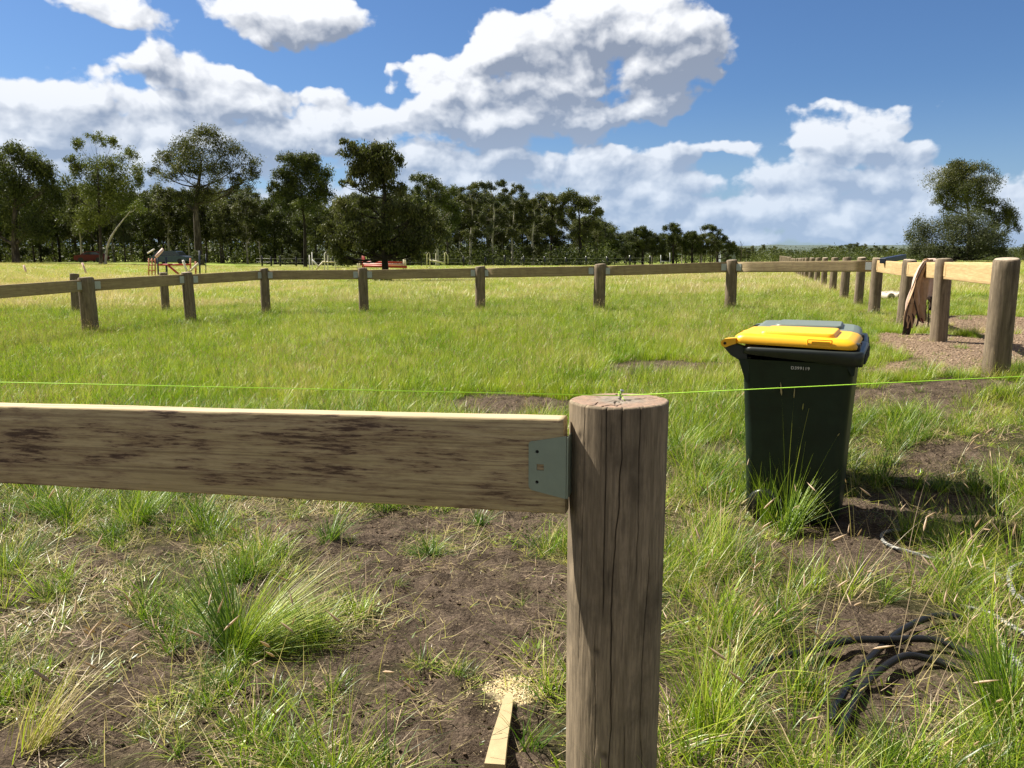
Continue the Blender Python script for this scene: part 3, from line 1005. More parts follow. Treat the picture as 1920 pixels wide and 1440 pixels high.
# last post just outside the frame carries the row on; two bare posts stand behind the fence on the left
for k, (px, pt, Y, dia, lab) in enumerate([(137, 513, 18.5, .20, 'short bare post behind the brown rail, nearer the left edge of the picture'),
                                           (306, 511.5, 18.6, .18, 'short bare post just left of the second post of the brown rail fence')]):
    q = P(px, pt, Y)
    o = post_obj('fence_post', POSTS[(k + 3) % 8], q.x, q.y, q.z, dia, rng)
    tag(o, lab, 'post', 'bare posts behind the brown rail fence')
# the bare row running away from the corner
A, B = Vector((pts[8].x, pts[8].y, 0)), None
d = Vector(((1400 - 960) / F * 1.0, CP, 0)); d = Vector((.3035, .9528, 0))
ords = ['first', 'second', 'third', 'fourth', 'fifth', 'sixth', 'seventh', 'eighth', 'ninth', 'tenth', 'eleventh', 'twelfth', 'thirteenth', 'fourteenth',
        'fifteenth', 'sixteenth', 'seventeenth', 'eighteenth', 'nineteenth', 'twentieth', 'twenty-first', 'twenty-second', 'twenty-third', 'twenty-fourth', 'twenty-fifth', 'twenty-sixth']
rowpx = [1614, 1586.5, 1564, 1546.5, 1533, 1522, 1512]
for k in range(26):
    if k < 7:
        # place where the photograph has them: intersect the pixel ray with the fence line
        q0 = ray(rowpx[k], 500); sx = q0[0] / q0[1]
        Y = 0
        # A + t d : x = A.x + t d.x ; y = A.y + t d.y ; x = sx*y
        t = (sx * A.y - A.x) / (d.x - sx * d.y)
    else:
        t += 2.25 * (1 + .02 * (k - 7))
    x, y = A.x + d.x * t, A.y + d.y * t
    zt_ = P(960, 482.5 + .18 * k, y).z
    z0_ = Gs(x, y)
    if zt_ - z0_ < .8: zt_ = z0_ + .9
    if zt_ - z0_ > 1.1: zt_ = z0_ + 1.08
    o = post_obj('fence_post', POSTS[k % 8], x, y, zt_, rng.uniform(.17, .20), rng)
    tag(o, ords[k] + ' bare post beyond the corner in the row running away on the right', 'post', 'bare posts in the row running away')


# ------------------------------------------------------------------ wheelie bins
def rrect(hx, hy, r, n=5):
    out = []
    for cx, cy, a0 in ((hx - r, hy - r, 0), (-hx + r, hy - r, 90), (-hx + r, -hy + r, 180), (hx - r, -hy + r, 270)):
        for i in range(n + 1):
            a = math.radians(a0 + 90 * i / n)
            out.append((cx + r * math.cos(a), cy + r * math.sin(a)))
    return out


def loft(mb, sections, mi=0, smooth=True, cap0=True, cap1=True):
    """sections: list of (outline [(x,y)], z, (ox, oy)) joined bottom to top; z may be a function of x"""
    base = len(mb.v); n = len(sections[0][0]); vs, fs = [], []
    for out, z, (ox, oy) in sections:
        for x, y in out:
            vs.append((x + ox, y + oy, z(x + ox) if callable(z) else z))
    for i in range(len(sections) - 1):
        for k in range(n):
            j = (k + 1) % n
            fs.append((i * n + k, i * n + j, (i + 1) * n + j, (i + 1) * n + k))
    mb.add(vs, fs, mi, smooth)
    m = len(sections)
    if cap0: mb.add([vs[k] for k in range(n)], [tuple(range(n - 1, -1, -1))], mi)
    if cap1: mb.add([vs[(m - 1) * n + k] for k in range(n)], [tuple(range(n))], mi)
    return mb


def make_bin(loc, rz, label, lidmat, number=None, lid_open=0.0):
    """local +X = front of the bin, -X = hinge and handle side; the side that shows is -Y"""
    t = thing('wheelie_bin', loc, label, 'bin', 'wheelie bins', rz)
    t.scale = (.90, .93, .925)
    b = MB()
    top, bot = rrect(.294, .268, .045), rrect(.252, .230, .05)
    mid = rrect(.272, .252, .05)
    loft(b, [(rrect(.242, .220, .05), .03, (.012, 0)), (bot, .05, (.012, 0)), (rrect(.268, .243, .05), .42, (.006, 0)), (rrect(.277, .252, .05), .60, (.003, 0)), (top, .915, (0, 0)), (rrect(.298, .272, .045), .93, (0, 0))], cap1=False)
    o = b.build('body', [MAT['bin']], t)
    # shoulders under the rim (the moulded corner blocks)
    for sy in (-1, 1):
      for q_ in (0, 1):
        m = MB()
        if q_ == 0: m.prism([(-.315, .93), (-.255, .93), (-.252, .80), (-.268, .80)], sy * .20, sy * .266)
        else: m.prism([(.240, .945), (.303, .945), (.298, .875), (.286, .868)], sy * .20, sy * .270)
        m.build('corner_rib', [MAT['bin']], t)
    # rim: a deep skirt that grows towards the front
    r = MB()
    zb = lambda x: .962 - .040 * (x + .3) / .6
    zt_ = lambda x: 1.0
    loft(r, [(rrect(.292, .282, .045), zb, (.012, 0)), (rrect(.315, .294, .05), zb, (.020, 0)), (rrect(.318, .297, .05), lambda x: .99, (.022, 0)), (rrect(.312, .291, .05), lambda x: 1.0, (.022, 0)),
             (rrect(.270, .262, .045), lambda x: 1.0, (.010, 0)), (rrect(.262, .255, .045), lambda x: .95, (.005, 0))], cap0=False, cap1=False)
    r.build('rim', [MAT['bin_rim']], t)
    # front comb under the lip
    c = MB()
    for k in range(15):
        c.box((.340, -.21 + .03 * k, .957), (.014, .006, .055), bev=.002)
    c.box((.300, -.200, 1.017), (.030, .05, .040), bev=.006)
    c.build('comb', [MAT['bin_rim']], t)
    # handle brackets and bar at the back
    h = MB()
    for sy in (-1, 1):
        h.prism([(-.275, .985), (-.30, 1.0), (-.385, 1.022), (-.405, 1.012), (-.400, .988), (-.36, .945), (-.30, .915), (-.262, .905)], sy * .215, sy * .262)
    h.tube([(-.388, -.27, 1.008), (-.388, .27, 1.008)], .017, 12)
    h.build('handle', [MAT['bin_rim']], t)
    # lid
    l = MB()
    ox = -.025
    S_ = [(rrect(.325, .286, .05), lambda x: 1.008 + .008 * (x < 0), (ox, 0)), (rrect(.328, .289, .05), lambda x: 1.022, (ox, 0)), (rrect(.318, .281, .055), lambda x: 1.052 - .02 * (x + .3), (ox, 0)),
          (rrect(.300, .266, .05), lambda x: 1.066 - .025 * (x + .3), (ox, 0)), (rrect(.275, .245, .05), lambda x: 1.070 - .02 * (x + .3), (ox, 0))]
    loft(l, S_, cap0=False)
    # raised panel
    loft(l, [(rrect(.205, .205, .045), 1.056, (-.02, 0)), (rrect(.201, .201, .035), 1.074, (-.02, 0)), (rrect(.192, .194, .035), 1.080, (-.02, 0))], cap0=False)
    # hinge lugs around the bar
    for sy in (-1, 1):
        l.prism([(-.33, 1.012), (-.33, 1.045), (-.375, 1.040), (-.395, 1.036), (-.412, 1.024), (-.414, 1.008), (-.404, .995), (-.385, .990), (-.365, 1.000), (-.345, 1.008)], sy * .225, sy * .288)
    lid = l.build('lid', [lidmat], t)
    for sy in (-1, 1):       # side grips: a recess frame on either side
        g = MB()
        yy = sy * .286
        g.box((.115, yy, 1.055), (.125, .006, .006), bev=.002); g.box((.115, yy, 1.018), (.125, .006, .006), bev=.002)
        g.box((.053, yy, 1.036), (.006, .006, .038), bev=.002); g.box((.177, yy, 1.036), (.006, .006, .038), bev=.002)
        g.box((.121, sy * .2835, 1.036), (.095, .010, .020), bev=.003)
        g.build('grip', [lidmat], lid)
        pin = MB(); pin.tube([(-.390, sy * .281, 1.013), (-.390, sy * .2895, 1.013)], .0085, 12)
        pin.build('hinge_pin', [MAT['dark']], lid)
    # wheels and axle under the hinge side
    for sy in (-1, 1):
        w = MB()
        prof = [(.0, .060), (.078, .060), (.094, .052), (.10, .040), (.10, .020), (.094, .008), (.078, 0), (.0, 0)]
        n = 24; vs = []; fs = []
        for i, (rr, yy) in enumerate(prof):
            for k in range(n):
                a = 2 * math.pi * k / n
                vs.append((-.13 + rr * math.cos(a), sy * (.215 + yy), .10 + rr * math.sin(a)))
        for i in range(len(prof) - 1):
            for k in range(n): fs.append((i * n + k, i * n + (k + 1) % n, (i + 1) * n + (k + 1) % n, (i + 1) * n + k))
        w.add(vs, fs, 0, True)
        w.build('wheel', [MAT['black']], t)
    if number:
        cu = bpy.data.curves.new('serial_number', 'FONT')
        cu.body = number; cu.size = .024; cu.extrude = .0006; cu.align_x = 'CENTER'; cu.space_character = 1.12
        tmp = bpy.data.objects.new('tmp', cu)
        me = bpy.data.meshes.new_from_object(tmp)
        bpy.data.objects.remove(tmp)
        me.materials.clear(); me.materials.append(MAT['white'])
        o = link(bpy.data.objects.new('serial_number', me), t)
        tiltx = math.atan2(.268 - .252, .915 - .60)
        o.rotation_euler = (math.pi / 2 + tiltx, 0, 0)
        zz = .888
        o.location = (.022, -(.252 + (.268 - .252) * (zz - .60) / .315) - .0022, zz)
    return t


bp = ground_hit(1510, 962)
RZ = math.radians(-27)
BX, BY = 1.53, 4.04

bin1 = make_bin((BX, BY, Gs(BX, BY) - .005), RZ, 'dark green wheelie bin with a bright yellow lid and a white number on its side', MAT['yellow'], 'D399119')
B2X, B2Y = BX + .27, BY + .58
bin2 = make_bin((B2X, B2Y, Gs(B2X, B2Y) - .045), RZ + .05, 'dark wheelie bin with a grey-green lid, mostly hidden behind the yellow-lidded one', MAT['greylid'])


# ------------------------------------------------------------------ cloth and straps over the yellow rail
def sheet(mb, centre, width, right, thick=.008, mi=0, fold=.02, seed=0):
    """a hanging strip: centre line points, width at each, sideways direction"""
    rg = np.random.default_rng(seed)
    n = len(centre); k = 13
    ph = rg.uniform(0, 6, 3)
    vs, fs = [], []
    right = Vector(right).normalized()
    outw = right.cross(Vector((0, 0, 1))).normalized()
    for s in (0, 1):
        for i, (c, w) in enumerate(zip(centre, width)):
            for j in range(k):
                u = j / (k - 1) * 2 - 1
                off = fold * (math.sin(u * 5 + ph[0] + i * .25) * .6 + math.sin(u * 11 + ph[1] - i * .4) * .4) * min(1, i / 3)
                vs.append(Vector(c) + right * (u * w / 2) + outw * (off + (thick if s else 0)))
    m = n * k
    for i in range(n - 1):
        for j in range(k - 1):
            a = i * k + j
            fs.append((a, a + 1, a + k + 1, a + k)); fs.append((m + a, m + a + k, m + a + k + 1, m + a + 1))
    edge = [j for j in range(k)] + [i * k + k - 1 for i in range(1, n)] + [(n - 1) * k + j for j in range(k - 2, -1, -1)] + [i * k for i in range(n - 2, 0, -1)]
    for q in range(len(edge)):
        a, b = edge[q], edge[(q + 1) % len(edge)]
        fs.append((a, a + m, b + m, b))
    mb.add(vs, fs, mi, True)
    return mb


def smooth_pts(pts, n):
    """Catmull-Rom through the points"""
    p = [Vector(q) for q in pts]; p = [p[0]] + p + [p[-1]]
    out = []
    segs = len(p) - 3
    for i in range(n):
        t = i / (n - 1) * segs; k = min(int(t), segs - 1); t -= k
        a, b, c, d = p[k:k + 4]
        out.append(.5 * ((2 * b) + (c - a) * t + (2 * a - 5 * b + 4 * c - d) * t * t + (3 * b - a - 3 * c + d) * t ** 3))
    return out


def lerp_list(v, n):
    return [float(np.interp(i / (n - 1) * (len(v) - 1), range(len(v)), v)) for i in range(n)]


YR = 10.05
rug_at = P(1745, 490, YR)
rug = thing('rug', (rug_at.x, rug_at.y, 0), 'tan cloth rug with dark brown straps draped over the pale yellow rail', 'rug')
RL = rug.location
def strip(name, pix, w, mat, Y0=YR - .12, Y1=None, n=22, fold=.018, seed=1, parent=rug, thick=.008, right=(1, .25, 0)):
    c = [P(x, y, Y0 + (0 if Y1 is None else (Y1 - Y0) * i / (len(pix) - 1))) - RL for i, (x, y) in enumerate(pix)]
    mb = MB(); sheet(mb, smooth_pts(c, n), lerp_list(w, n), right, thick, 0, fold, seed)
    return mb.build(name, [mat], parent)
main = strip('cloth', [(1743, 486), (1735, 498), (1728, 520), (1725, 548), (1726, 575), (1728, 602)], [.10, .15, .19, .21, .19, .13], MAT['tan'], seed=2, fold=.045)
strip('cloth', [(1735, 489), (1722, 508), (1715, 535), (1711, 565), (1707, 590)], [.06, .06, .07, .15, .16], MAT['tan_lt'], Y0=YR - .14, seed=4, fold=.03)
strip('cloth', [(1720, 520), (1712, 550), (1706, 585), (1702, 615)], [.03, .08, .13, .13], MAT['tan'], Y0=YR - .17, seed=14, fold=.03)
strip('cloth', [(1751, 487), (1755, 497), (1748, 520), (1742, 545), (1741, 562)], [.06, .07, .08, .13, .11], MAT['tan_lt'], Y0=YR + .10, seed=5)
strip('flap', [(1707, 588), (1704, 605), (1700, 622), (1697, 634)], [.13, .12, .11, .07], MAT['brown'], Y0=YR - .16, seed=6, fold=.03)
strip('flap', [(1745, 556), (1748, 568), (1746, 582)], [.08, .11, .06], MAT['brown'], Y0=YR + .05, seed=7, fold=.03)
strip('flap', [(1752, 518), (1755, 535), (1753, 556)], [.03, .05, .04], MAT['brown'], Y0=YR + .12, seed=8)
for pix, w, m in [([(1736, 492), (1716, 532), (1713, 555), (1718, 580), (1724, 600), (1729, 605)], .016, 'brown'), ([(1712, 545), (1704, 570), (1697, 600), (1692, 628)], .014, 'brown'),
                  ([(1701, 568), (1709, 569), (1716, 568)], .016, 'maroon'), ([(1699, 591), (1706, 593), (1713, 592)], .016, 'maroon'), ([(1719, 586), (1721, 600), (1718, 612)], .02, 'brown'),
                  ([(1741, 560), (1741, 590), (1740, 613)], .010, 'brown'), ([(1741, 565), (1736, 580), (1736, 600)], .008, 'brown'), ([(1727, 596), (1731, 606)], .022, 'maroon')]:
    strip('strap', pix, [w, w, w], MAT[m], Y0=YR - .185, seed=9, fold=.002, thick=.005)
# saddle fold right over the rail
sd = MB(); a = P(1744, 488, YR) - RL
arc = [a + Vector((0, .10 * math.cos(t) * -1, -.03 + .055 * math.sin(t))) for t in np.linspace(0, math.pi, 9)]
sheet(sd, arc, [.10, .11, .12, .12, .13, .12, .12, .11, .10], (1, .25, 0), .01, 0, .006, 3)
sd.build('cloth', [MAT['tan_lt']], rug)


# ------------------------------------------------------------------ things lying about
# dark beam resting beyond the fence corner, pale logs on the grass
bm_ = MB(); a, b = P(1655, 489, 12.6), P(1694, 481.5, 13.4)
bm_.bar(a, b, .10, .085, bev=.01)
bm_.tube([b + Vector((.06, 0, -.03)), b + Vector((.08, .02, -(b.z - Gs(b.x, b.y)))) + Vector((0, 0, -.02))], .016, 6)
tag(bm_.build('trough', [MAT['navy']]), 'dark narrow trough rim showing just above the fence corner on the right', 'trough')
for (xa, xb, yb, Y, rad, lab) in [(1636, 1689, 556, 19.0, .085, 'pale peeled log lying on the grass behind the fence corner'),
                                  (1664, 1676, 563, 18.0, .085, 'short pale log with a dark round end, left of two on the grass'),
                                  (1682, 1692, 563, 18.2, .085, 'short pale log with a dark round end, right of two on the grass')]:
    g_ = P((xa + xb) / 2, yb, Y); z = Gs(g_.x, g_.y) + rad * .9
    mb = MB(); a, b = P(xa, yb, Y), P(xb, yb, Y); a.z = b.z = z
    if xb - xa < 30: b = a + Vector((.05, .55, 0)); a = a + Vector((.06, -.05, 0))
    npt = 7
    ps = [a.lerp(b, i / (npt - 1)) + Vector((0, 0, .01 * math.sin(i * 2))) for i in range(npt)]
    mb.tube(ps, [rad * (1 + .06 * math.sin(i * 3)) for i in range(npt)], 12, 0, cap=True)
    o = mb.build('log', [MAT['log'], MAT['logend']])
    for e_, f_ in ((a, (b - a).normalized()), (b, (a - b).normalized())):
        bmx = MB(); bmx.tube([e_ - f_ * .001, e_ + f_ * .03], rad * .93, 12)
        bmx.build('log_end', [MAT['logend']], o)
    tag(o, lab, 'log', 'pale logs on the grass')

# offcut wedge with sawdust at the foot of the near post
wa, wb = ground_hit(955, 1322), ground_hit(930, 1450)
w_ = MB(); dr = (wb - wa).normalized(); sd_ = Vector((-dr.y, dr.x, 0))
def wp(t, s, z): return wa + dr * t + sd_ * s + Vector((0, 0, z))
vs = []
secs = [(0, .011, .017), (.03, .015, .020), (.12, .019, .024), (.25, .024, .030), (.36, .028, .034)]
for t_, hw, hh in secs:
    for s, z in ((-hw, .004), (hw, .004), (hw * .97, hh), (-hw * .97, hh)):
        vs.append(wp(t_, s + .001 * math.sin(t_ * 20), z + .012))
fs = [(3, 2, 1, 0), tuple(range(16, 20))]
for i in range(4):
    for k in range(4): fs.append((i * 4 + k, i * 4 + (k + 1) % 4, i * 4 + 4 + (k + 1) % 4, i * 4 + 4 + k))
w_.add(vs, fs)
tag(w_.build('wood_offcut', [MAT['wedge']]), 'pale tapered pine offcut lying in sawdust beside the near post', 'offcut')


def ground_line(pix, lift, n=60, wob=.0):
    q = []
    for p in pix:
        g_ = ground_hit(p[0], p[1]); q.append(g_ + Vector((0, 0, lift + (p[2] if len(p) > 2 else 0))))
    s = smooth_pts(q, n)
    for v in s:
        v.z = max(v.z, Gs(v.x, v.y) + lift)
    return s
hs = [([(1385, 1300, .005), (1450, 1262, .01), (1520, 1240, .02), (1590, 1232, .03), (1660, 1226, .03), (1750, 1232, .02), (1830, 1250, .0)], 'black hose, the straight length lying across the other two'),
      ([(1560, 1375, -.02), (1562, 1350, -.004), (1574, 1325, .0), (1600, 1290, .01), (1640, 1245, .01), (1690, 1205, .01), (1750, 1180, .01), (1800, 1178, .0)], 'black hose curving from the grass tuft up to the right behind the others'),
      ([(1570, 1400, -.02), (1582, 1370, -.005), (1602, 1335, .005), (1640, 1290, .015), (1690, 1262, .02), (1735, 1255, .01), (1790, 1262, .0)], 'black hose bending low in front of the other two')]
HOSE_PTS = []
for pix, lab in hs:
    gl_ = ground_line(pix, .020, 70); HOSE_PTS += [(p.x, p.y) for p in gl_[8:-6:5]]
    mb = MB(); mb.tube(gl_, .0125, 10)
    o = mb.build('hose', [MAT['black']]); tag(o, lab, 'hose', 'black hoses in the grass')


def braid_fn(nt):
    c = N(nt, 'ShaderNodeTexCoord').outputs['Object']
    w = N(nt, 'ShaderNodeTexWave', {'Vector': c, 'Scale': 26.0, 'Distortion': 5.0, 'Detail': 3.0, 'Detail Scale': 2.0}, wave_type='BANDS', bands_direction='DIAGONAL')
    col = mixc(nt, maprange(nt, w.outputs[1], .35, .6), (.34, .33, .30), (.05, .055, .055))
    return PB(nt, col, .75, bumpn(nt, w.outputs[1], .5, .004))
MAT['braid'] = material('speckled_grey_rope', braid_fn)
rope = MB()
rope.tube(ground_line([(1780, 1012), (1720, 1010), (1672, 1008), (1652, 1014), (1668, 1038), (1740, 1054), (1800, 1062), (1850, 1080), (1884, 1096)], .013, 90), .0085, 10)
rope.tube(ground_line([(1990, 1010, 0), (1950, 1060, .02), (1925, 1082, .03), (1902, 1088, .03), (1890, 1102, .03), (1896, 1130, .03), (1925, 1160, .02), (1980, 1200, .01)], .018, 60), .011, 10)
rope.tube(ground_line([(1800, 1150), (1850, 1165), (1890, 1185), (1930, 1215), (1990, 1260)], .012, 50), .009, 10)
rope.tube(ground_line([(1860, 1190), (1880, 1225), (1910, 1260), (1960, 1330)], .012, 50), .0105, 10)
tag(rope.build('rope', [MAT['braid']]), 'speckled grey and white rope trailing in loops at the right edge', 'rope')


# ------------------------------------------------------------------ horse jumps and other small things in the paddock
def jp(px, py, Y): return P(px, py, Y)
def poly(mb, pix, Y, rad, mi=0, sides=6):
    mb.tube([P(p[0], p[1], Y + (p[2] if len(p) > 2 else 0)) for p in pix], rad, sides, mi)

def jump(name, at, label, parts, group=None, cat='horse jump'):
    """parts: (part name, material, [polylines], Y, radius)"""
    Y = at[2]
    base = P(at[0], at[1], Y); base.z = 0
    t = thing(name, base, label, cat, group)
    for nm, mt, lines, rad in parts:
        mb = MB()
        for ln in lines:
            pp = [P(p[0], p[1], Y + (p[2] if len(p) > 2 else 0)) - base for p in ln]
            mb.tube(pp, rad, 6)
        mb.build(nm, [MAT[mt]], t)
    return t

Yj = 44
jump('horse_jump', (325, 520, Yj), 'red and blue jump frame with crossed pale poles, left of the lone round-headed tree', [
    ('wing', 'orange', [[(279, 484), (279, 521)], [(291, 484), (291, 521)], [(285, 484), (285, 521)], [(279, 488), (291, 488)], [(279, 497), (291, 497)], [(279, 507), (291, 507)]], .035),
    ('upright', 'navy', [[(295.5, 480), (297, 522)]], .045), ('upright', 'navy', [[(311.5, 482), (313, 522)]], .055),
    ('upright', 'orange', [[(357, 484), (357, 522)]], .045), ('upright', 'navy', [[(374, 470, .3), (375, 522, .3)]], .045), ('upright', 'orange', [[(367, 490, .2), (367, 522, .2)]], .05), ('upright', 'navy', [[(386, 476, .3), (386, 522, .3)]], .025),
    ('pole', 'red', [[(297, 496.5, -.1), (357, 496, -.1)]], .055), ('pole', 'red', [[(316, 498, -.2), (336, 515, -.2)]], .06),
    ('pole', 'white', [[(343, 488, -.3), (352, 513, -.1)]], .06), ('pole', 'cream', [[(372, 493.5, 0), (350, 514, -.3)]], .065),
    ('pole', 'white', [[(276.5, 475, .4), (289.5, 467, .4)]], .045), ('pole', 'pink', [[(292.5, 481.5, -.2), (305.5, 467.5, .2)]], .085),
    ('block', 'cream', [[(301, 512, -.2), (313, 511, -.2)]], .05)])
Yj = 52
jump('horse_jump', (608, 512, Yj), 'white jump with a slanted pole and arched stands, right of the lone round-headed tree', [
    ('stand', 'white', [[(580, 478), (581, 514)], [(585, 473), (586, 514)]], .03),
    ('stand', 'white', [[(608.5, 514), (608.5, 476), (610.5, 473), (613, 475), (614.5, 480), (614.5, 514)]], .035),
    ('stand', 'white', [[(628, 478), (629, 512)]], .03),
    ('pole', 'white', [[(585, 487), (597.5, 500)]], .06), ('pole', 'cream', [[(593, 505), (606.5, 490)]], .06), ('pole', 'cream', [[(607, 491), (629, 491.5)]], .065)])
Yj = 50
jump('horse_jump', (720, 514, Yj), 'low wide jump of bright red bars behind the tree with drooping branches', [
    ('stand', 'cream', [[(671, 489), (671, 512)], [(674.5, 489), (674.5, 512)]], .045), ('stand', 'red', [[(683, 477), (683, 510)], [(680, 478), (680, 510)]], .05),
    ('stand', 'cream', [[(760, 483), (761, 508)], [(757, 486), (757, 508)]], .05),
    ('pole', 'red', [[(679, 491.5), (754, 492)]], .07), ('pole', 'pink', [[(681, 494.8, -.3), (757, 496, -.3)]], .06), ('pole', 'red', [[(683, 498.5, -.5), (763, 500.5, -.5)]], .085)])
Yj = 55
jump('horse_jump', (820, 506, Yj), 'jump with arched cream stands and a single sloping cream pole', [
    ('stand', 'cream', [[(800.5, 503), (800.5, 478), (803, 473), (805.5, 475), (806, 480), (806, 505)], [(802, 502), (812, 503)]], .035),
    ('stand', 'cream', [[(834, 497), (834, 474), (835.5, 473), (840, 480), (840, 494)]], .035),
    ('pole', 'cream', [[(806, 488), (834, 493)]], .07)])
for k, (x0, y0, x1, y1, Y, lab) in enumerate([(44.5, 497, 49.5, 513, 50, 'pale leaning stake at the far left of the paddock'),
                                              (154, 492.5, 161, 511, 50, 'pale leaning stake just above the first post of the brown fence')]):
    mb = MB(); a, b = P(x0, y0, Y), P(x1, y1, Y); b = b + (b - a).normalized() * .3
    mb.tube([a, b], .06, 6); tag(mb.build('stake', [MAT['pink']]), lab, 'stake', 'pale leaning stakes')
# low ground poles far right of centre, with thin pickets
mb = MB(); Y = 62
for x0, x1, y in ((1282, 1352, 510.2), (1322, 1350, 508.8)):
    mb.tube([P(x0, y, Y), P(x1, y, Y)], .05, 6)
for x in range(1262, 1356, 9): mb.tube([P(x, 509.5, Y), P(x + 1, 515.5, Y)], .025, 5)
tag(mb.build('ground_pole', [MAT['navy']]), 'low dark pole on small legs in the paddock below the brown rail', 'pole')
mb = MB()
for x, y0 in ((1239, 478), (1256, 474)): mb.tube([P(x, y0, 62), P(x + .3, 516, 62)], .02, 5)
mb.tube([P(1239, 490, 62), P(1256.5, 490, 62)], .012, 5)
tag(mb.build('pale_frame', [MAT['zinc_lt']]), 'thin pale frame standing in front of the far trees', 'frame')


def car(loc, rz, label, paint, group=None, L=4.2, W=1.75, Hh=1.45):
    t = thing('parked_car', loc, label, 'car', group, rz)
    hl = L / 2
    body = [(-hl, .35), (-hl, .75), (-hl + .15, .88), (-hl + .95, .95), (hl - .35, .93), (hl, .72), (hl, .35), (hl - .4, .24), (-hl + .4, .24)]
    b = MB(); b.prism(body, -W / 2, W / 2)
    b.prism([(-hl + .75, .94), (-hl + 1.35, Hh), (hl - .95, Hh), (hl - .30, .92)], -W / 2 + .12, W / 2 - .12)
    b.build('body', [MAT[paint]], t)
    for sy in (-1, 1):
        g = MB(); g.prism([(-hl + .95, .97), (-hl + 1.42, Hh - .08), (hl - 1.02, Hh - .08), (hl - .55, .97)], sy * (W / 2 - .12), sy * (W / 2 - .115)); g.build('window', [MAT['glass']], t)
        for x in (-hl + .8, hl - .8):
            w = MB(); w.tube([(x, sy * (W / 2 - .18), .31), (x, sy * (W / 2 + .01), .31)], .31, 16); w.build('wheel', [MAT['black']], t)
    g = MB(); g.add([(-hl + .80, -.7, .98), (-hl + 1.32, -.65, Hh - .06), (-hl + 1.32, .65, Hh - .06), (-hl + .80, .7, .98)], [(0, 1, 2, 3)]); o = g.build('window', [MAT['glass']], t); o.location = (-.02, 0, .01)
    return t
q = P(322, 486, 92); car((q.x, q.y, Gs(q.x, q.y)), math.radians(172), 'dark blue car parked in the shade behind the red and blue jump', 'tarp', 'cars parked under the trees', 4.6, 1.7, 1.5)
q = P(172, 484, 97); car((q.x, q.y, Gs(q.x, q.y)), math.radians(10), 'dark red car parked in the shade under the white-trunked gum', 'maroon', 'cars parked under the trees', 3.6, 1.6, 1.35)
# pale shed between the far trees
q = P(1362, 488, 190); z = Gs(q.x, q.y); sh = thing('shed', (q.x, q.y, z), 'pale sheet-metal shed half hidden between the far trees', 'shed')
mb = MB(); mb.box((0, 0, 1.4), (3.6, 3.0, 2.8)); mb.build('wall', [MAT['shed']], sh)
mb = MB(); mb.prism([(-2.0, 2.78), (0, 3.5), (2.0, 2.78), (2.0, 2.70), (0, 3.40), (-2.0, 2.70)], -1.7, 1.7); mb.build('roof', [MAT['shed']], sh)

# distant dark fence posts with their wires
dfx = [491, 508, 525, 555, 624, 790, 869, 910, 946, 982, 1021, 1061, 1099, 1138, 1181, 1219]
for k, x in enumerate(dfx):
    Y = 91; a = P(x, 485, Y); z = Gs(a.x, a.y)
    mb = MB(); mb.tube([(a.x, a.y, z - .2), (a.x + .02, a.y, z + .5), (a.x, a.y, z + rng.uniform(1.0, 1.25))], [.11, .105, .10], 7)
    tag(mb.build('wire_fence_post', [MAT['navy'] if False else MAT['black']]), ords[k] + ' small dark post from the left along the wire fence before the wood', 'post', 'dark posts of the wire fence before the wood')
mb = MB(); a, b = P(480, 488, 91), P(1235, 488, 91)
for h in (.45, .85):
    n = 24; mb.tube([(a.x + (b.x - a.x) * i / n, 91.1, Gs(a.x + (b.x - a.x) * i / n, 91) + h) for i in range(n + 1)], .008, 4)
tag(mb.build('fence_wire', [MAT['bolt']]), 'thin wires strung between the small dark posts before the wood', 'wire')


# ------------------------------------------------------------------ trees
def leaf_fn(dark, mid, lite):
    def fn(nt):
        o = N(nt, 'ShaderNodeObjectInfo').outputs['Random']
        t = attr(nt, 'tint')
        col = mixc(nt, maprange(nt, t, 0, .5, smooth=False), dark, mid)
        col = mixc(nt, maprange(nt, t, .5, 1, smooth=False), col, lite)
        k = maprange(nt, o, 0, 1, .78, 1.18, smooth=False)
        col = N(nt, 'ShaderNodeVectorMath', {0: col, 3: k}, operation='SCALE').outputs[0]
        d = PB(nt, col, .55, None, 0, .25)
        tr = N(nt, 'ShaderNodeBsdfTranslucent', {'Color': mixc(nt, .5, col, (.12, .15, .02))}).outputs[0]
        return N(nt, 'ShaderNodeMixShader', {0: .30, 1: d, 2: tr}).outputs[0]
    return fn


MAT['leaf_gum'] = material('gum_leaves', leaf_fn((.036, .044, .015), (.080, .088, .030), (.215, .205, .075)))
MAT['leaf_green'] = material('fresh_green_leaves', leaf_fn((.060, .085, .014), (.125, .160, .028), (.27, .29, .06)))
MAT['leaf_dark'] = material('dark_leaves', leaf_fn((.021, .031, .009), (.046, .060, .016), (.14, .155, .042)))
MAT['leaf_olive'] = material('grey_olive_leaves', leaf_fn((.050, .062, .030), (.085, .098, .052), (.13, .14, .08)))


def bark_fn(dark, pale, w):
    def fn(nt):
        c = objco(nt, (2.2, 2.2, .8))
        n = noise(nt, c, 1.6, 5, .6)
        col = mixc(nt, maprange(nt, n, .35 - w, .65 - w), dark, pale)
        return PB(nt, col, .9, bumpn(nt, noise(nt, objco(nt, (9, 9, 2)), 2, 4), .5, .03), 0, .15)
    return fn
MAT['bark'] = material('grey_brown_bark', bark_fn((.045, .036, .03), (.15, .125, .10), -.05))
MAT['bark_dark'] = material('dark_bark', bark_fn((.018, .015, .013), (.06, .05, .042), -.05))
MAT['bark_pale'] = material('smooth_pale_bark', bark_fn((.16, .14, .12), (.46, .42, .36), .05))


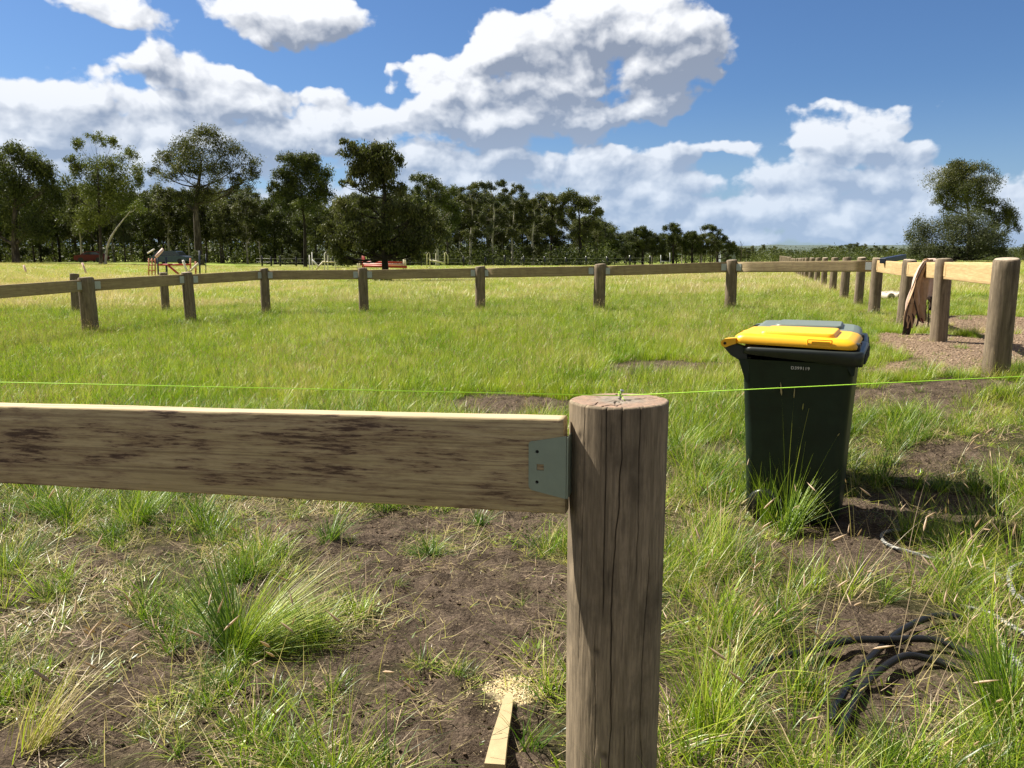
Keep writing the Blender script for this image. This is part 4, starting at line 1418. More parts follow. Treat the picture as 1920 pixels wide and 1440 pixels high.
def leaf_mesh(name, centres, radii, n, size, seed, mat, droop=.5, tintb=.0):
    """n small folded leaf sprays spread through clumps (centres (k,3), radii (k,3))"""
    g = np.random.default_rng(seed)
    centres = np.array(centres); radii = np.array(radii)
    vol = radii.prod(1) ** .6; pr = vol / vol.sum()
    ci = g.choice(len(centres), n, p=pr)
    u = g.normal(size=(n, 3)); u /= np.linalg.norm(u, axis=1)[:, None]
    rad = g.random(n) ** .45
    c = centres[ci] + u * rad[:, None] * radii[ci]
    c += g.normal(size=(n, 3)) * radii[ci].mean(1)[:, None] * .28
    ax = g.normal(size=(n, 3)); ax[:, 2] -= droop * 1.5; ax /= np.linalg.norm(ax, axis=1)[:, None]
    b = g.normal(size=(n, 3)); b -= ax * (b * ax).sum(1)[:, None]; b /= np.linalg.norm(b, axis=1)[:, None]
    L = size * g.uniform(.6, 1.4, n)[:, None]; W = L * .34
    v = np.stack([c - ax * L * .5, c + b * W * .5 + ax * L * .05, c + ax * L * .5, c - b * W * .5 - ax * L * .05], 1).reshape(-1, 3)
    Fq = np.arange(n * 4).reshape(n, 4)
    ctint = g.random(len(centres))
    tint = np.clip(ctint[ci] * .55 + g.random(n) * .45 + tintb, 0, 1)
    return npmesh(name, v, Fq, {'tint': np.repeat(tint, 4)}, False, [mat])


def tree_meshes(trunk_pts, blobs_, seed, nleaf, leaf, leafmat, barkmat, r0, sub=9, limbs=1.0, droop=.5, clump=.33, fill=1.0, tintb=0.0, twig=1):
    """trunk_pts: centre line in local coordinates; blobs_: (x, y, z, rx, ry, rz) masses of the crown"""
    g = np.random.default_rng(seed)
    mb = MB()
    tp = smooth_pts(trunk_pts, 14)
    n = len(tp)
    Ht = tp[-1].z
    rr = [r0 * (1 - .82 * (i / (n - 1)) ** .9) * (1.35 if i == 0 else 1) for i in range(n)]
    mb.tube(tp, rr, 9)
    cs, rs = [], []
    for bi, (x, y, z, rx, ry, rz) in enumerate(blobs_):
        c = Vector((x, y, z))
        # a limb leaves the trunk well below the mass it carries
        zt = max(min(z - .5 * rz - .35 * math.hypot(x - tp[-1].x, y), Ht * .97), tp[0].z + .22 * Ht)
        k = min(range(n), key=lambda i: abs(tp[i].z - zt))
        a = tp[k]; rl = max(rr[k] * .55, .02) * limbs
        m1 = a.lerp(c, .45) + Vector((g.normal() * .1 * rx, g.normal() * .1 * ry, -.10 * (c - a).length + .1 * rz))
        lp = smooth_pts([a, m1, c + Vector((0, 0, rz * .1))], 8)
        mb.tube(lp, [rl * (1 - .8 * i / 7) for i in range(8)], 6, cap=False)
        for s in range(sub):
            u = g.normal(size=3); u /= np.linalg.norm(u)
            if u[2] < -.55: u[2] *= -.5
            q = g.uniform(.45, .92)
            p = c + Vector((u[0] * rx * q, u[1] * ry * q, u[2] * rz * q))
            cs.append(tuple(p)); k_ = clump * g.uniform(.65, 1.3)
            rs.append((rx * k_, ry * k_, rz * k_ * g.uniform(.9, 1.4)))
            st = lp[int(g.integers(3, 8))]
            mid = st.lerp(p, .5) + Vector((0, 0, -.08 * (p - st).length))
            if twig: mb.tube([st, mid, p], [rl * .30, rl * .2, rl * .07], 4, cap=False)
    crown = leaf_mesh('crown', cs, rs, nleaf, leaf, seed + 1, leafmat, droop, tintb)
    me = bpy.data.meshes.new('trunk'); me.from_pydata(mb.v, [], mb.f)
    me.polygons.foreach_set('use_smooth', [True] * len(mb.f)); me.materials.append(barkmat); me.update()
    return me, crown


def place_tree(name, tm, cm, loc, label, cat, group=None, rz=0.0, sc=(1, 1, 1)):
    t = thing(name, loc, label, cat, group, rz)
    t.scale = sc
    link(bpy.data.objects.new('trunk', tm), t); link(bpy.data.objects.new('crown', cm), t)
    return t


def hero_tree(name, Y, base_px, base_py, trunk_px, blobs_px, label, cat='tree', seed=1, leaf=.22, nleaf=14000, leafmat='leaf_gum', bark='bark', r0=.3, dep=.8, group=None, **kw):
    """all outlines as the photograph shows them, turned into metres at the tree's own distance; depth of each mass is its width"""
    b = P(base_px, base_py, Y); z = Gs(b.x, b.y)
    base = Vector((b.x, Y, z))
    g = np.random.default_rng(seed + 400)
    tp = [Vector((0, 0, -.2))] + [Vector((P(x, y, Y).x - b.x, g.normal() * .15, P(x, y, Y).z - z)) for x, y in trunk_px]
    sc = Y / F
    bl = []
    for q in blobs_px:
        x, y, rx, ry = q[:4]
        p = P(x, y, Y)
        oy = q[4] if len(q) > 4 else g.uniform(-.6, .6)
        bl.append((p.x - b.x, oy * rx * sc, p.z - z, rx * sc * 1.12, rx * sc * dep, ry * sc * 1.15))
    tm, cm = tree_meshes(tp, bl, seed, nleaf, leaf, MAT[leafmat], MAT[bark], r0, **kw)
    return place_tree(name, tm, cm, base, label, cat, group)


# trees that can be told apart ------------------------------------------------
hero_tree('gum_tree', 85, 30, 490, [(28, 440), (30, 380), (35, 330)],
          [(20, 310, 50, 42), (-40, 330, 60, 60), (60, 340, 46, 50), (20, 370, 60, 50), (85, 385, 32, 42), (-30, 410, 60, 50), (50, 430, 50, 36), (75, 315, 26, 26), (10, 290, 30, 20), (95, 350, 18, 22)],
          'big dark dense gum tree cut off by the left edge of the picture', seed=11, leaf=.30, nleaf=26000, leafmat='leaf_dark', r0=.45)
hero_tree('gum_tree', 88, 189, 489, [(190, 455), (186, 400), (184, 350), (186, 310)],
          [(180, 320, 40, 30), (220, 335, 40, 32), (150, 320, 22, 20), (135, 360, 20, 24), (180, 365, 46, 34), (240, 370, 32, 34), (215, 400, 44, 30), (165, 405, 32, 26), (130, 300, 12, 10), (258, 345, 14, 22), (150, 275, 12, 14), (180, 262, 16, 12), (215, 270, 18, 14), (240, 290, 18, 16), (160, 430, 18, 14)],
          'lighter green gum with a thin top and smooth whitish bark in the left group', seed=12, leaf=.24, nleaf=27000, leafmat='leaf_green', bark='bark', r0=.22, clump=.36, tintb=.12)
hero_tree('gum_tree', 82, 196, 488, [(200, 462), (214, 438), (232, 412), (246, 396)], [(250, 392, 16, 10), (238, 402, 10, 8), (262, 385, 12, 8)],
          'leaning bare white trunk between the lighter gum and the wide gum on the left', seed=13, leaf=.2, nleaf=900, leafmat='leaf_green', bark='bark_pale', r0=.15, sub=5)
hero_tree('gum_tree', 90, 374, 488, [(372, 440), (368, 390), (372, 340), (378, 300)],
          [(370, 270, 44, 24), (330, 285, 34, 22), (300, 300, 26, 16), (420, 290, 36, 26), (455, 310, 28, 24), (375, 310, 50, 30), (420, 330, 42, 26), (345, 325, 36, 22), (460, 345, 22, 18), (400, 365, 40, 24), (340, 370, 26, 16), (395, 252, 22, 12), (475, 330, 12, 14), (290, 320, 14, 10)],
          'widest spreading gum of the left group, with sky showing through its crown', seed=14, leaf=.24, nleaf=24000, leafmat='leaf_gum', r0=.50, clump=.33)
hero_tree('round_headed_tree', 78, 573, 503, [(572, 470), (570, 420), (566, 370), (562, 330)],
          [(560, 312, 34, 24), (530, 335, 24, 26), (592, 335, 26, 30), (560, 345, 42, 32), (595, 368, 22, 20), (530, 370, 22, 20), (562, 385, 34, 18), (540, 300, 18, 12), (580, 300, 20, 12), (515, 352, 12, 14)],
          'lone tree with a dense round dark green head and a thin black trunk', seed=15, leaf=.22, nleaf=26000, leafmat='leaf_dark', bark='bark_dark', r0=.22, sub=14, clump=.36, tintb=.05)
hero_tree('gum_tree', 43, 724, 529, [(722, 500), (720, 450), (718, 400), (722, 360), (712, 320), (700, 290)],
          [(655, 285, 20, 18), (690, 330, 34, 34), (725, 335, 30, 34), (700, 300, 40, 26), (665, 320, 18, 14), (690, 305, 26, 22), (715, 290, 26, 16), (735, 318, 20, 22), (745, 300, 10, 12), (655, 345, 20, 10), (645, 268, 10, 8), (700, 350, 30, 18), (740, 360, 22, 16), (690, 385, 40, 22), (740, 395, 34, 22), (650, 400, 30, 22), (775, 410, 24, 20), (660, 435, 34, 22), (710, 430, 36, 24), (755, 440, 32, 24), (640, 465, 22, 18), (690, 470, 28, 20), (745, 470, 26, 16), (775, 480, 16, 12), (655, 492, 18, 12), (795, 395, 14, 14), (625, 430, 20, 18), (640, 455, 30, 22), (800, 420, 26, 22), (790, 455, 30, 24), (825, 440, 24, 22), (700, 455, 40, 26), (630, 480, 20, 12), (765, 462, 20, 16), (640, 380, 16, 8)],
          'tallest nearest gum in the paddock, drooping branches hanging in front of the red jump', seed=16, leaf=.17, nleaf=40000, leafmat='leaf_gum', bark='bark_dark', r0=.22, sub=9, clump=.36, droop=1.2)
hero_tree('gum_tree', 96, 820, 493, [(818, 450), (812, 400), (806, 360)],
          [(790, 338, 24, 14), (812, 350, 24, 16), (838, 370, 22, 18), (785, 360, 18, 14), (850, 395, 20, 20), (815, 390, 30, 20), (780, 400, 22, 24), (840, 425, 26, 24), (800, 430, 26, 24)],
          'dark gum with a flat leaning top just right of the tree with drooping branches', seed=17, leaf=.26, nleaf=15000, leafmat='leaf_dark', bark='bark_pale', r0=.26)
for k, (bx, py, H_, lab, sd_) in enumerate([(884, 345, 0, 'tall thin gum with pale stems, first of the airy row right of the leaning-topped gum', 21), (925, 342, 0, 'tall thin gum with a feathery crown, second of the airy row', 22),
                                            (962, 348, 0, 'tall thin gum with a feathery crown, third of the airy row', 23), (1000, 375, 0, 'shorter airy gum in the dip between the feathery row and the broad-topped gums', 24)]):
    hero_tree('gum_tree', 108, bx, 495, [(bx - 2, 450), (bx + 2, 400), (bx - 3, py + 18)],
              [(bx - 12, py + 12, 15, 10), (bx + 10, py + 8, 15, 11), (bx - 20, py + 32, 12, 12), (bx + 20, py + 36, 13, 12), (bx, py + 40, 16, 14), (bx - 12, py + 66, 16, 12), (bx + 14, py + 72, 16, 12), (bx, py + 95, 20, 14)],
              lab, seed=sd_, leaf=.24, nleaf=9000, leafmat='leaf_olive' if k == 1 else 'leaf_gum', bark='bark_pale', r0=.20, clump=.30, sub=7)
hero_tree('gum_tree', 112, 1032, 496, [(1034, 450), (1036, 410), (1036, 385)], [(1030, 372, 24, 13), (1050, 378, 18, 12), (1015, 390, 14, 12), (1040, 400, 22, 14), (1025, 430, 22, 18)],
          'broad-topped gum, left of the pair standing highest at the right end of the wood', seed=31, leaf=.26, nleaf=12000, bark='bark_dark', r0=.26, sub=9)
hero_tree('gum_tree', 110, 1088, 496, [(1088, 450), (1086, 410), (1084, 385)], [(1075, 375, 26, 14), (1100, 382, 24, 14), (1120, 402, 14, 16), (1090, 400, 28, 16), (1062, 400, 16, 14), (1110, 425, 18, 12), (1085, 440, 18, 12)],
          'broad-topped gum, right of the pair standing highest at the right end of the wood', seed=32, leaf=.26, nleaf=15000, bark='bark_dark', r0=.28, sub=9)
for bx, py, w, lab, sd_ in [(1205, 428, 1.0, 'bushy gum second tallest in the low row left of the open gap', 41), (1262, 422, 1.0, 'round gum standing up a little from the low far row', 42), (1298, 436, .9, 'small round gum next to thin dead stems in the low far row', 43)]:
    hero_tree('gum_tree', 165, bx, 492, [(bx, 465), (bx + 2, 445)], [(bx - 8 * w, py + 10, 13 * w, 10), (bx + 8 * w, py + 12, 13 * w, 10), (bx, py + 4, 12 * w, 7), (bx - 12, py + 28, 14, 12), (bx + 12, py + 30, 14, 12)],
              lab, seed=sd_, leaf=.32, nleaf=7000, leafmat='leaf_dark', bark='bark_dark', r0=.3, sub=8)
hero_tree('gum_tree', 175, 1345, 492, [(1344, 470), (1340, 450), (1336, 435)], [(1333, 428, 13, 9), (1342, 438, 14, 9), (1355, 450, 14, 9), (1330, 442, 9, 6), (1370, 462, 12, 10), (1350, 466, 14, 8), (1376, 472, 9, 8)],
          'gum with a tufted sloping top standing alone at the end of the far row', seed=44, leaf=.34, nleaf=7500, leafmat='leaf_dark', bark='bark_dark', r0=.32, sub=9)
hero_tree('gum_tree', 100, 1818, 490, [(1818, 450), (1816, 410), (1812, 370), (1812, 340)],
          [(1812, 340, 58, 34), (1835, 385, 52, 32), (1870, 410, 34, 26), (1780, 365, 34, 26), (1790, 330, 30, 20), (1825, 322, 34, 18), (1855, 345, 24, 20), (1770, 350, 20, 14), (1760, 380, 16, 12), (1800, 355, 30, 14), (1850, 380, 24, 14), (1885, 405, 20, 16), (1895, 430, 14, 14), (1870, 420, 22, 14), (1800, 308, 18, 8), (1840, 398, 20, 12), (1875, 450, 20, 14), (1780, 390, 16, 10)],
          'big gum with an open umbrella crown standing apart on the right', seed=51, leaf=.22, nleaf=42000, leafmat='leaf_gum', r0=.34, clump=.36)
hero_tree('shrub', 84, 1790, 492, [(1790, 470), (1785, 450), (1790, 430)],
          [(1720, 450, 30, 32), (1760, 432, 36, 28), (1810, 430, 40, 28), (1850, 450, 34, 30), (1790, 460, 60, 30), (1705, 475, 20, 18), (1870, 475, 26, 18), (1830, 472, 40, 20), (1740, 475, 40, 18), (1785, 412, 26, 12)],
          'broad rounded grey-green shrub in front of the big gum on the right', 'shrub', seed=52, leaf=.20, nleaf=34000, leafmat='leaf_olive', bark='bark_dark', r0=.2, sub=14, droop=.2, clump=.38)
# the stump-like bush at the foot of the nearest gum
hero_tree('shrub', 41.5, 716, 531, [(716, 528), (717, 524)], [(708, 524, 9, 5), (722, 524, 10, 6), (732, 527, 7, 4)], 'small dark tuft of shoots round the foot of the nearest gum', 'shrub', seed=53, leaf=.14, nleaf=1800, leafmat='leaf_dark', bark='bark_dark', r0=.05)

# trees of the wood: six kinds, placed one by one --------------------------------
KINDS = []
for k in range(7):
    g = np.random.default_rng(700 + k)
    H_ = 12.0
    bl = []
    nb = 9 if k < 5 else 7
    for i in range(nb):
        f = i / (nb - 1)
        zz = H_ * (.38 + .60 * f) if k not in (3, 6) else H_ * (.15 + .80 * f)
        w = (1.9 - .9 * abs(f - .55)) * (1.15 if k in (1, 3) else .9)
        a = i * 2.4 + g.uniform(-.4, .4); d_ = w * (.75 if i < nb - 1 else .1)
        bl.append((math.cos(a) * d_, math.sin(a) * d_, zz, w * .95, w * .95, 1.45))
    tp = [Vector((0, 0, -.3)), Vector((g.normal() * .15, 0, 4)), Vector((g.normal() * .3, g.normal() * .3, 8)), Vector((g.normal() * .3, 0, 11))]
    KINDS.append(tree_meshes(tp, bl, 800 + k, 7500 if k not in (3, 6) else 9000, .34, MAT[['leaf_gum', 'leaf_dark', 'leaf_gum', 'leaf_dark', 'leaf_olive', 'leaf_gum', 'leaf_green'][k]],
                             MAT[['bark', 'bark_dark', 'bark_pale', 'bark_dark', 'bark', 'bark_pale', 'bark_dark'][k]], .20, sub=5, clump=.42, twig=0))
prof_x = [-500, -200, 0, 100, 200, 300, 400, 470, 520, 600, 680, 780, 860, 950, 1010, 1060, 1125, 1150, 1320, 1390, 1440, 1500, 1600, 1640, 1700, 1760, 1900, 2100, 2400]
prof_y = [300, 330, 345, 345, 350, 350, 350, 352, 362, 368, 362, 352, 356, 356, 378, 388, 412, 434, 438, 462, 460, 468, 454, 460, 466, 464, 464, 462, 460]
protos = {}
rt = random.Random(99)
cnt = 0
rows = [(101, -420, 760, 40, .98), (106, -430, 850, 36, .94), (116, -440, 1128, 31, 1.0), (128, -440, 1130, 28, 1.0), (170, 1100, 1340, 17, 1.0), (190, 1090, 1400, 16, .92), (230, 1330, 1760, 17, .9), (255, 1340, 2300, 19, 1.0), (120, 1905, 2300, 40, .9)]
for Y, x0, x1, step, hf in rows:
    x = x0 + rt.uniform(0, step)
    while x < x1:
        Yt = Y * rt.uniform(.97, 1.03)
        top = np.interp(x, prof_x, prof_y) + rt.uniform(0, 34 if Y < 150 else 9) * (1.0 if Y < 120 else .5)
        q = P(x, 488, Yt); z = Gs(q.x, q.y)
        H_ = max((P(x, top, Yt).z - z) * hf, 2.5)
        kk = rt.randrange(6) if Y > 100 else rt.choice([0, 2, 3, 5, 6, 3])
        if Y < 100 and rt.random() < .55: H_ *= rt.uniform(.35, .6); kk = rt.choice([3, 6, 6, 1])
        s = H_ / 12.3
        wsc = s * rt.uniform(.9, 1.25) if Y < 150 else s * rt.uniform(1.3, 1.9)
        cnt += 1
        far_ = Y > 150
        lab = 'one of the low dark gums of the far tree line' if far_ else 'one of the crowded dark gums filling the wood behind the paddock'
        grp = 'gums of the far tree line' if far_ else 'gums filling the wood'
        if kk in protos:
            t = copy_tree(protos[kk])
            t.location = (q.x, Yt, z); t['label'] = lab; t['group'] = grp
        else:
            t = place_tree('gum_tree', *KINDS[kk], (q.x, Yt, z), lab, 'tree', grp)
            protos[kk] = t
        t.rotation_euler = (0, 0, rt.uniform(0, 6.28)); t.scale = (wsc, wsc, s)
        x += step * rt.uniform(.7, 1.3)
print('trees', cnt)
# young trees and bushes along the wire fence
for k, (x, y0, Y, lab) in enumerate([(369, 470, 88, 'young leafy tree just right of the dark blue car'), (500, 478, 95, 'low bush at the start of the wire fence'), (535, 474, 96, 'small rounded bush left of the lone round-headed tree'),
                                     (553, 470, 96, 'young tree close to the left of the lone round-headed tree'), (584, 466, 97, 'young tree close to the right of the lone round-headed tree'), (598, 474, 97, 'small bush behind the white slanted jump'),
                                     (868, 482, 97, 'tiny bush beside the jump with arched stands'), (838, 478, 96, 'small bush behind the arched cream stands'), (1141, 470, 95, 'bright young tree rising above the brown rail right of the middle'),
                                     (935, 482, 97, 'tiny bush at the foot of the airy gums'), (440, 477, 96, 'low dark bush left of the wire fence')]):
    q = P(x, 488, Y); z = Gs(q.x, q.y); H_ = max(P(x, y0, Y).z - z, 1.0)
    t = copy_tree(protos[6] if 6 in protos else protos[3]); t.name = 'young_tree'
    t.location = (q.x, Y, z); s = H_ / 12.3; t.scale = (s * 1.7, s * 1.7, s); t.rotation_euler = (0, 0, k)
    t['label'] = lab; t['group'] = 'young trees by the wire fence'
# far-off undergrowth that closes the wood (one mass)
g = np.random.default_rng(5)
cs, rs = [], []
for i in range(1500):
    x = g.uniform(-480, 1135); Y = g.uniform(105, 142)
    q = P(x, 488, Y); z = Gs(q.x, q.y); h = g.uniform(.3, 1.3 if g.random() < .8 else 2.6) if Y < 116 else g.uniform(.1, 1) * (8.5 if x < 760 else 3.2 if x < 1010 else 2.6)
    cs.append((q.x, Y, z + h)); rs.append((2.2, 1.6, 1.5))
for i in range(900):
    x = g.uniform(1120, 2350); Y = g.uniform(185, 275)
    q = P(x, 488, Y); z = Gs(q.x, q.y); cs.append((q.x, Y, z + g.uniform(0, 2.6))); rs.append((3.2, 2, 1.5))
me = leaf_mesh('undergrowth', cs, rs, 260000, .46, 6, MAT['leaf_dark'], .2)
tag(link(bpy.data.objects.new('undergrowth', me)), 'dark undergrowth and farther foliage closing the wood behind the trunks', 'undergrowth', None, 'stuff')
# thin dead stems beside the low far row
for k, (x, y0) in enumerate([(1313, 428), (1321, 432), (1388, 452)]):
    q = P(x, 490, 168); z = Gs(q.x, q.y); top = P(x + 1, y0, 168)
    mb = MB(); mb.tube([(q.x, 168, z - .2), (q.x + .2, 168, (z + top.z) / 2), (top.x, 168, top.z)], [.12, .08, .03], 5)
    for j in range(5):
        f = .5 + .09 * j; zz = z + (top.z - z) * f; s_ = 1 if j % 2 else -1
        mb.tube([(q.x + .1, 168, zz), (q.x + .1 + s_ * .5, 168, zz + .9)], [.04, .012], 4)
    tag(mb.build('dead_tree', [MAT['bark']]), ['leftmost', 'middle', 'rightmost'][k] + ' of three thin bare dead stems at the far tree line', 'dead tree', 'bare dead stems')


# ------------------------------------------------------------------ grass
def grass_fn(nt):
    o = N(nt, 'ShaderNodeObjectInfo').outputs['Random']
    t = attr(nt, 'tint')
    pos = N(nt, 'ShaderNodeNewGeometry').outputs['Position']
    nl = noise(nt, VM(nt, 'MULTIPLY', pos, (.55, .30, 0)), 1, 4, .6)
    nb = noise(nt, VM(nt, 'MULTIPLY', pos, (2.6, 1.6, 0)), 1, 3, .6)
    t2 = M(nt, 'MULTIPLY_ADD', M(nt, 'SUBTRACT', nl, .5), .75, t)
    t2 = M(nt, 'MULTIPLY_ADD', M(nt, 'SUBTRACT', nb, .5), .35, t2)
    t2 = M(nt, 'MULTIPLY_ADD', M(nt, 'SUBTRACT', o, .5), .30, t2)
    r = N(nt, 'ShaderNodeValToRGB', {0: t2})
    e = r.color_ramp.elements
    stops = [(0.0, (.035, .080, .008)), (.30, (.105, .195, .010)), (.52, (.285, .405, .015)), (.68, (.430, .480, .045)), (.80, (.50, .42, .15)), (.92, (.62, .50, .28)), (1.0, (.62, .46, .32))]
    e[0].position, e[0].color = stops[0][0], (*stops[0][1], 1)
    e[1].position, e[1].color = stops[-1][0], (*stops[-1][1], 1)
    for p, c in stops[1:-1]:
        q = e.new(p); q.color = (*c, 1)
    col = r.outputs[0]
    d = PB(nt, col, .40, None, 0, .55)
    tr = N(nt, 'ShaderNodeBsdfTranslucent', {'Color': N(nt, 'ShaderNodeVectorMath', {0: col, 1: (1.05, 1.15, .7)}, operation='MULTIPLY').outputs[0]}).outputs[0]
    return N(nt, 'ShaderNodeMixShader', {0: .36, 1: d, 2: tr}).outputs[0]


MAT['grass'] = material('grass_blades', grass_fn)


def blade_arrays(g, n, base_r, L, Ls, W, lean, curl, segs=3, tint=(.2, .6), droop=.0, heads=0.0, outward=.6, headt=(.85, 1.0), headL=.05):
    ang = g.uniform(0, 2 * np.pi, n); br = base_r * np.sqrt(g.random(n))
    bx, by = br * np.cos(ang), br * np.sin(ang)
    az = np.where(g.random(n) < outward, ang + g.normal(0, .5, n), g.uniform(0, 2 * np.pi, n))
    ln = L * np.clip(1 + Ls * g.normal(size=n), .35, 2)
    le = np.clip(lean + .35 * lean * g.normal(size=n) + .06 * g.normal(size=n), 0, 1.45)
    cu = curl * g.uniform(.3, 1.5, n)
    t = np.linspace(0, 1, segs + 1)
    th = le[:, None] + cu[:, None] * t[None, :]               # angle from vertical along the blade
    st = 1.0 / segs
    dh = np.concatenate([np.zeros((n, 1)), np.cumsum(np.sin((th[:, 1:] + th[:, :-1]) / 2) * st, 1)], 1) * ln[:, None]
    dz = np.concatenate([np.zeros((n, 1)), np.cumsum(np.cos((th[:, 1:] + th[:, :-1]) / 2) * st, 1)], 1) * ln[:, None]
    side = az + g.normal(0, .25, n)
    x = bx[:, None] + dh * np.cos(side)[:, None]; y = by[:, None] + dh * np.sin(side)[:, None]; z = dz
    z = np.maximum(z, .004 * (1 + t[None, :] * 2))
    w = W * g.uniform(.6, 1.35, n)[:, None] * np.maximum(1 - t[None, :] ** 1.7, .06) * .5
    wa = side + np.pi / 2 + g.normal(0, .5, n)
    wx, wy = np.cos(wa)[:, None] * w, np.sin(wa)[:, None] * w
    V = np.stack([np.stack([x - wx, y - wy, z], -1), np.stack([x + wx, y + wy, z], -1)], 2)     # n, segs+1, 2, 3
    k = (segs + 1) * 2
    V = V.reshape(n * k, 3)
    b = (np.arange(n) * k)[:, None] + (np.arange(segs) * 2)[None, :]
    Fq = np.stack([b, b + 1, b + 3, b + 2], -1).reshape(-1, 4)
    tt = g.uniform(tint[0], tint[1], n)
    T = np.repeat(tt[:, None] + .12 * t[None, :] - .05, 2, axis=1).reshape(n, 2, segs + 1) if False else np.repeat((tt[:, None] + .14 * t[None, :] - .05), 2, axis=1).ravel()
    Vs, Fs, Ts = [V], [Fq], [T]
    nh = int(round(n * heads))
    if nh:
        # soft spindle-shaped seed heads on the longest blades
        pick = np.argsort(-ln)[:nh]; off = len(V)
        tipx, tipy, tipz = x[pick, -1], y[pick, -1], z[pick, -1]
        dx, dy, dz_ = x[pick, -1] - x[pick, -2], y[pick, -1] - y[pick, -2], z[pick, -1] - z[pick, -2]
        D = np.stack([dx, dy, dz_], -1); D /= np.linalg.norm(D, axis=1)[:, None] + 1e-9
        D[:, 2] -= .15; hl = headL * g.uniform(.7, 1.3, nh)
        A = np.cross(D, g.normal(size=(nh, 3))); A /= np.linalg.norm(A, axis=1)[:, None]; B = np.cross(D, A)
        c = np.stack([tipx, tipy, tipz], -1)
        rings = []
        for f, rr in ((-.05, .15), (.2, 1.0), (.6, .8), (1.0, .08)):
            for a in range(4):
                rings.append(c + D * (hl * f)[:, None] + (A * math.cos(a * math.pi / 2) + B * math.sin(a * math.pi / 2)) * (hl * .065 * rr)[:, None])
        HV = np.stack(rings, 1).reshape(-1, 3)
        fb = []
        for r_ in range(3):
            for a in range(4):
                fb.append([r_ * 4 + a, r_ * 4 + (a + 1) % 4, r_ * 4 + 4 + (a + 1) % 4, r_ * 4 + 4 + a])
        HF = (np.arange(nh) * 16)[:, None, None] + np.array(fb)[None] + off
        Vs.append(HV); Fs.append(HF.reshape(-1, 4)); Ts.append(np.repeat(g.uniform(*headt, nh), 16))
    return Vs, Fs, Ts


def merge(sets):
    Vs, Fs, Ts, o = [], [], [], 0
    for a, b, c in sets:
        n = sum(len(q) for q in a)
        Vs += a; Fs += [q + o for q in b]; Ts += c; o += n
    return np.concatenate(Vs), np.concatenate(Fs), np.concatenate(Ts)


def clump(name, seed, specs):
    g = np.random.default_rng(seed)
    V, Fq, T = merge([blade_arrays(g, **s) for s in specs])
    return npmesh(name, V, Fq, {'tint': T}, False, [MAT['grass']])


def scatter(name, meshes, pts, rz, scl, idx, label, cat, tilt=None):
    """one object of ground cover: the meshes set out on points"""
    col = bpy.data.collections.new(name + '_kinds')
    for i, m in enumerate(meshes):
        o = bpy.data.objects.new('%s_kind_%02d' % (name, i), m); col.objects.link(o)
    me = bpy.data.meshes.new(name)
    n = len(pts)
    me.vertices.add(n); me.vertices.foreach_set('co', np.asarray(pts, np.float32).ravel())
    rot = np.zeros((n, 3), np.float32); rot[:, 2] = rz
    if tilt is not None: rot[:, :2] = tilt
    a = me.attributes.new('rot', 'FLOAT_VECTOR', 'POINT'); a.data.foreach_set('vector', rot.ravel())
    s3 = np.asarray(scl, np.float32)
    if s3.ndim == 1: s3 = np.repeat(s3[:, None], 3, 1)
    a = me.attributes.new('scl', 'FLOAT_VECTOR', 'POINT'); a.data.foreach_set('vector', s3.ravel())
    a = me.attributes.new('idx', 'INT', 'POINT'); a.data.foreach_set('value', np.asarray(idx, np.int32))
    me.materials.append(meshes[0].materials[0]); me.update()
    ob = link(bpy.data.objects.new(name, me))
    ng = bpy.data.node_groups.new(name + '_set_out', 'GeometryNodeTree')
    ng.interface.new_socket('Geometry', in_out='INPUT', socket_type='NodeSocketGeometry')
    ng.interface.new_socket('Geometry', in_out='OUTPUT', socket_type='NodeSocketGeometry')
    gi, go = ng.nodes.new('NodeGroupInput'), ng.nodes.new('NodeGroupOutput')
    ci = ng.nodes.new('GeometryNodeCollectionInfo'); ci.inputs['Collection'].default_value = col
    ci.inputs['Separate Children'].default_value = True; ci.inputs['Reset Children'].default_value = True
    ip = ng.nodes.new('GeometryNodeInstanceOnPoints'); ip.inputs['Pick Instance'].default_value = True
    def na(nm, ty):
        q = ng.nodes.new('GeometryNodeInputNamedAttribute'); q.data_type = ty; q.inputs[0].default_value = nm
        return next(s for s in q.outputs if s.enabled and s.name == 'Attribute')
    er = ng.nodes.new('FunctionNodeEulerToRotation')
    L_ = ng.links.new
    L_(na('rot', 'FLOAT_VECTOR'), er.inputs[0]); L_(er.outputs[0], ip.inputs['Rotation'])
    L_(na('scl', 'FLOAT_VECTOR'), ip.inputs['Scale']); L_(na('idx', 'INT'), ip.inputs['Instance Index'])
    L_(gi.outputs[0], ip.inputs['Points']); L_(ci.outputs[0], ip.inputs['Instance']); L_(ip.outputs[0], go.inputs[0])
    md = ob.modifiers.new('set out', 'NODES'); md.node_group = ng
    return tag(ob, label, cat, None, 'stuff')


gr = np.random.default_rng(42)


def field(y0, y1, dens_fn, side=.74, pad=.6, seed=0):
    """random ground points between two distances, thinned by a density per square metre"""
    g = np.random.default_rng(seed)
    ymax = y1 + .01
    wmax = side * ymax + pad
    dmax = dens_fn(None, None)
    n = int(dmax * 2 * wmax * (y1 - y0))
    x = g.uniform(-wmax, wmax, n); y = g.uniform(y0, y1, n)
    k = np.abs(x) < side * y + pad
    x, y = x[k], y[k]
    d = dens_fn(x, y)
    k = g.random(len(x)) < d / dmax
    return x[k], y[k], g


# keep blades out of posts, bins and hoses
KEEP = [(PX, PY, .115), (BX, BY, .30), (B2X, B2Y, .30)] + [(hx_, hy_ - .02, .075) for hx_, hy_ in HOSE_PTS]
def clear(x, y):
    k = np.ones(len(x), bool)
    for cx, cy, rr in KEEP: k &= (x - cx) ** 2 + (y - cy) ** 2 > rr * rr
    return k


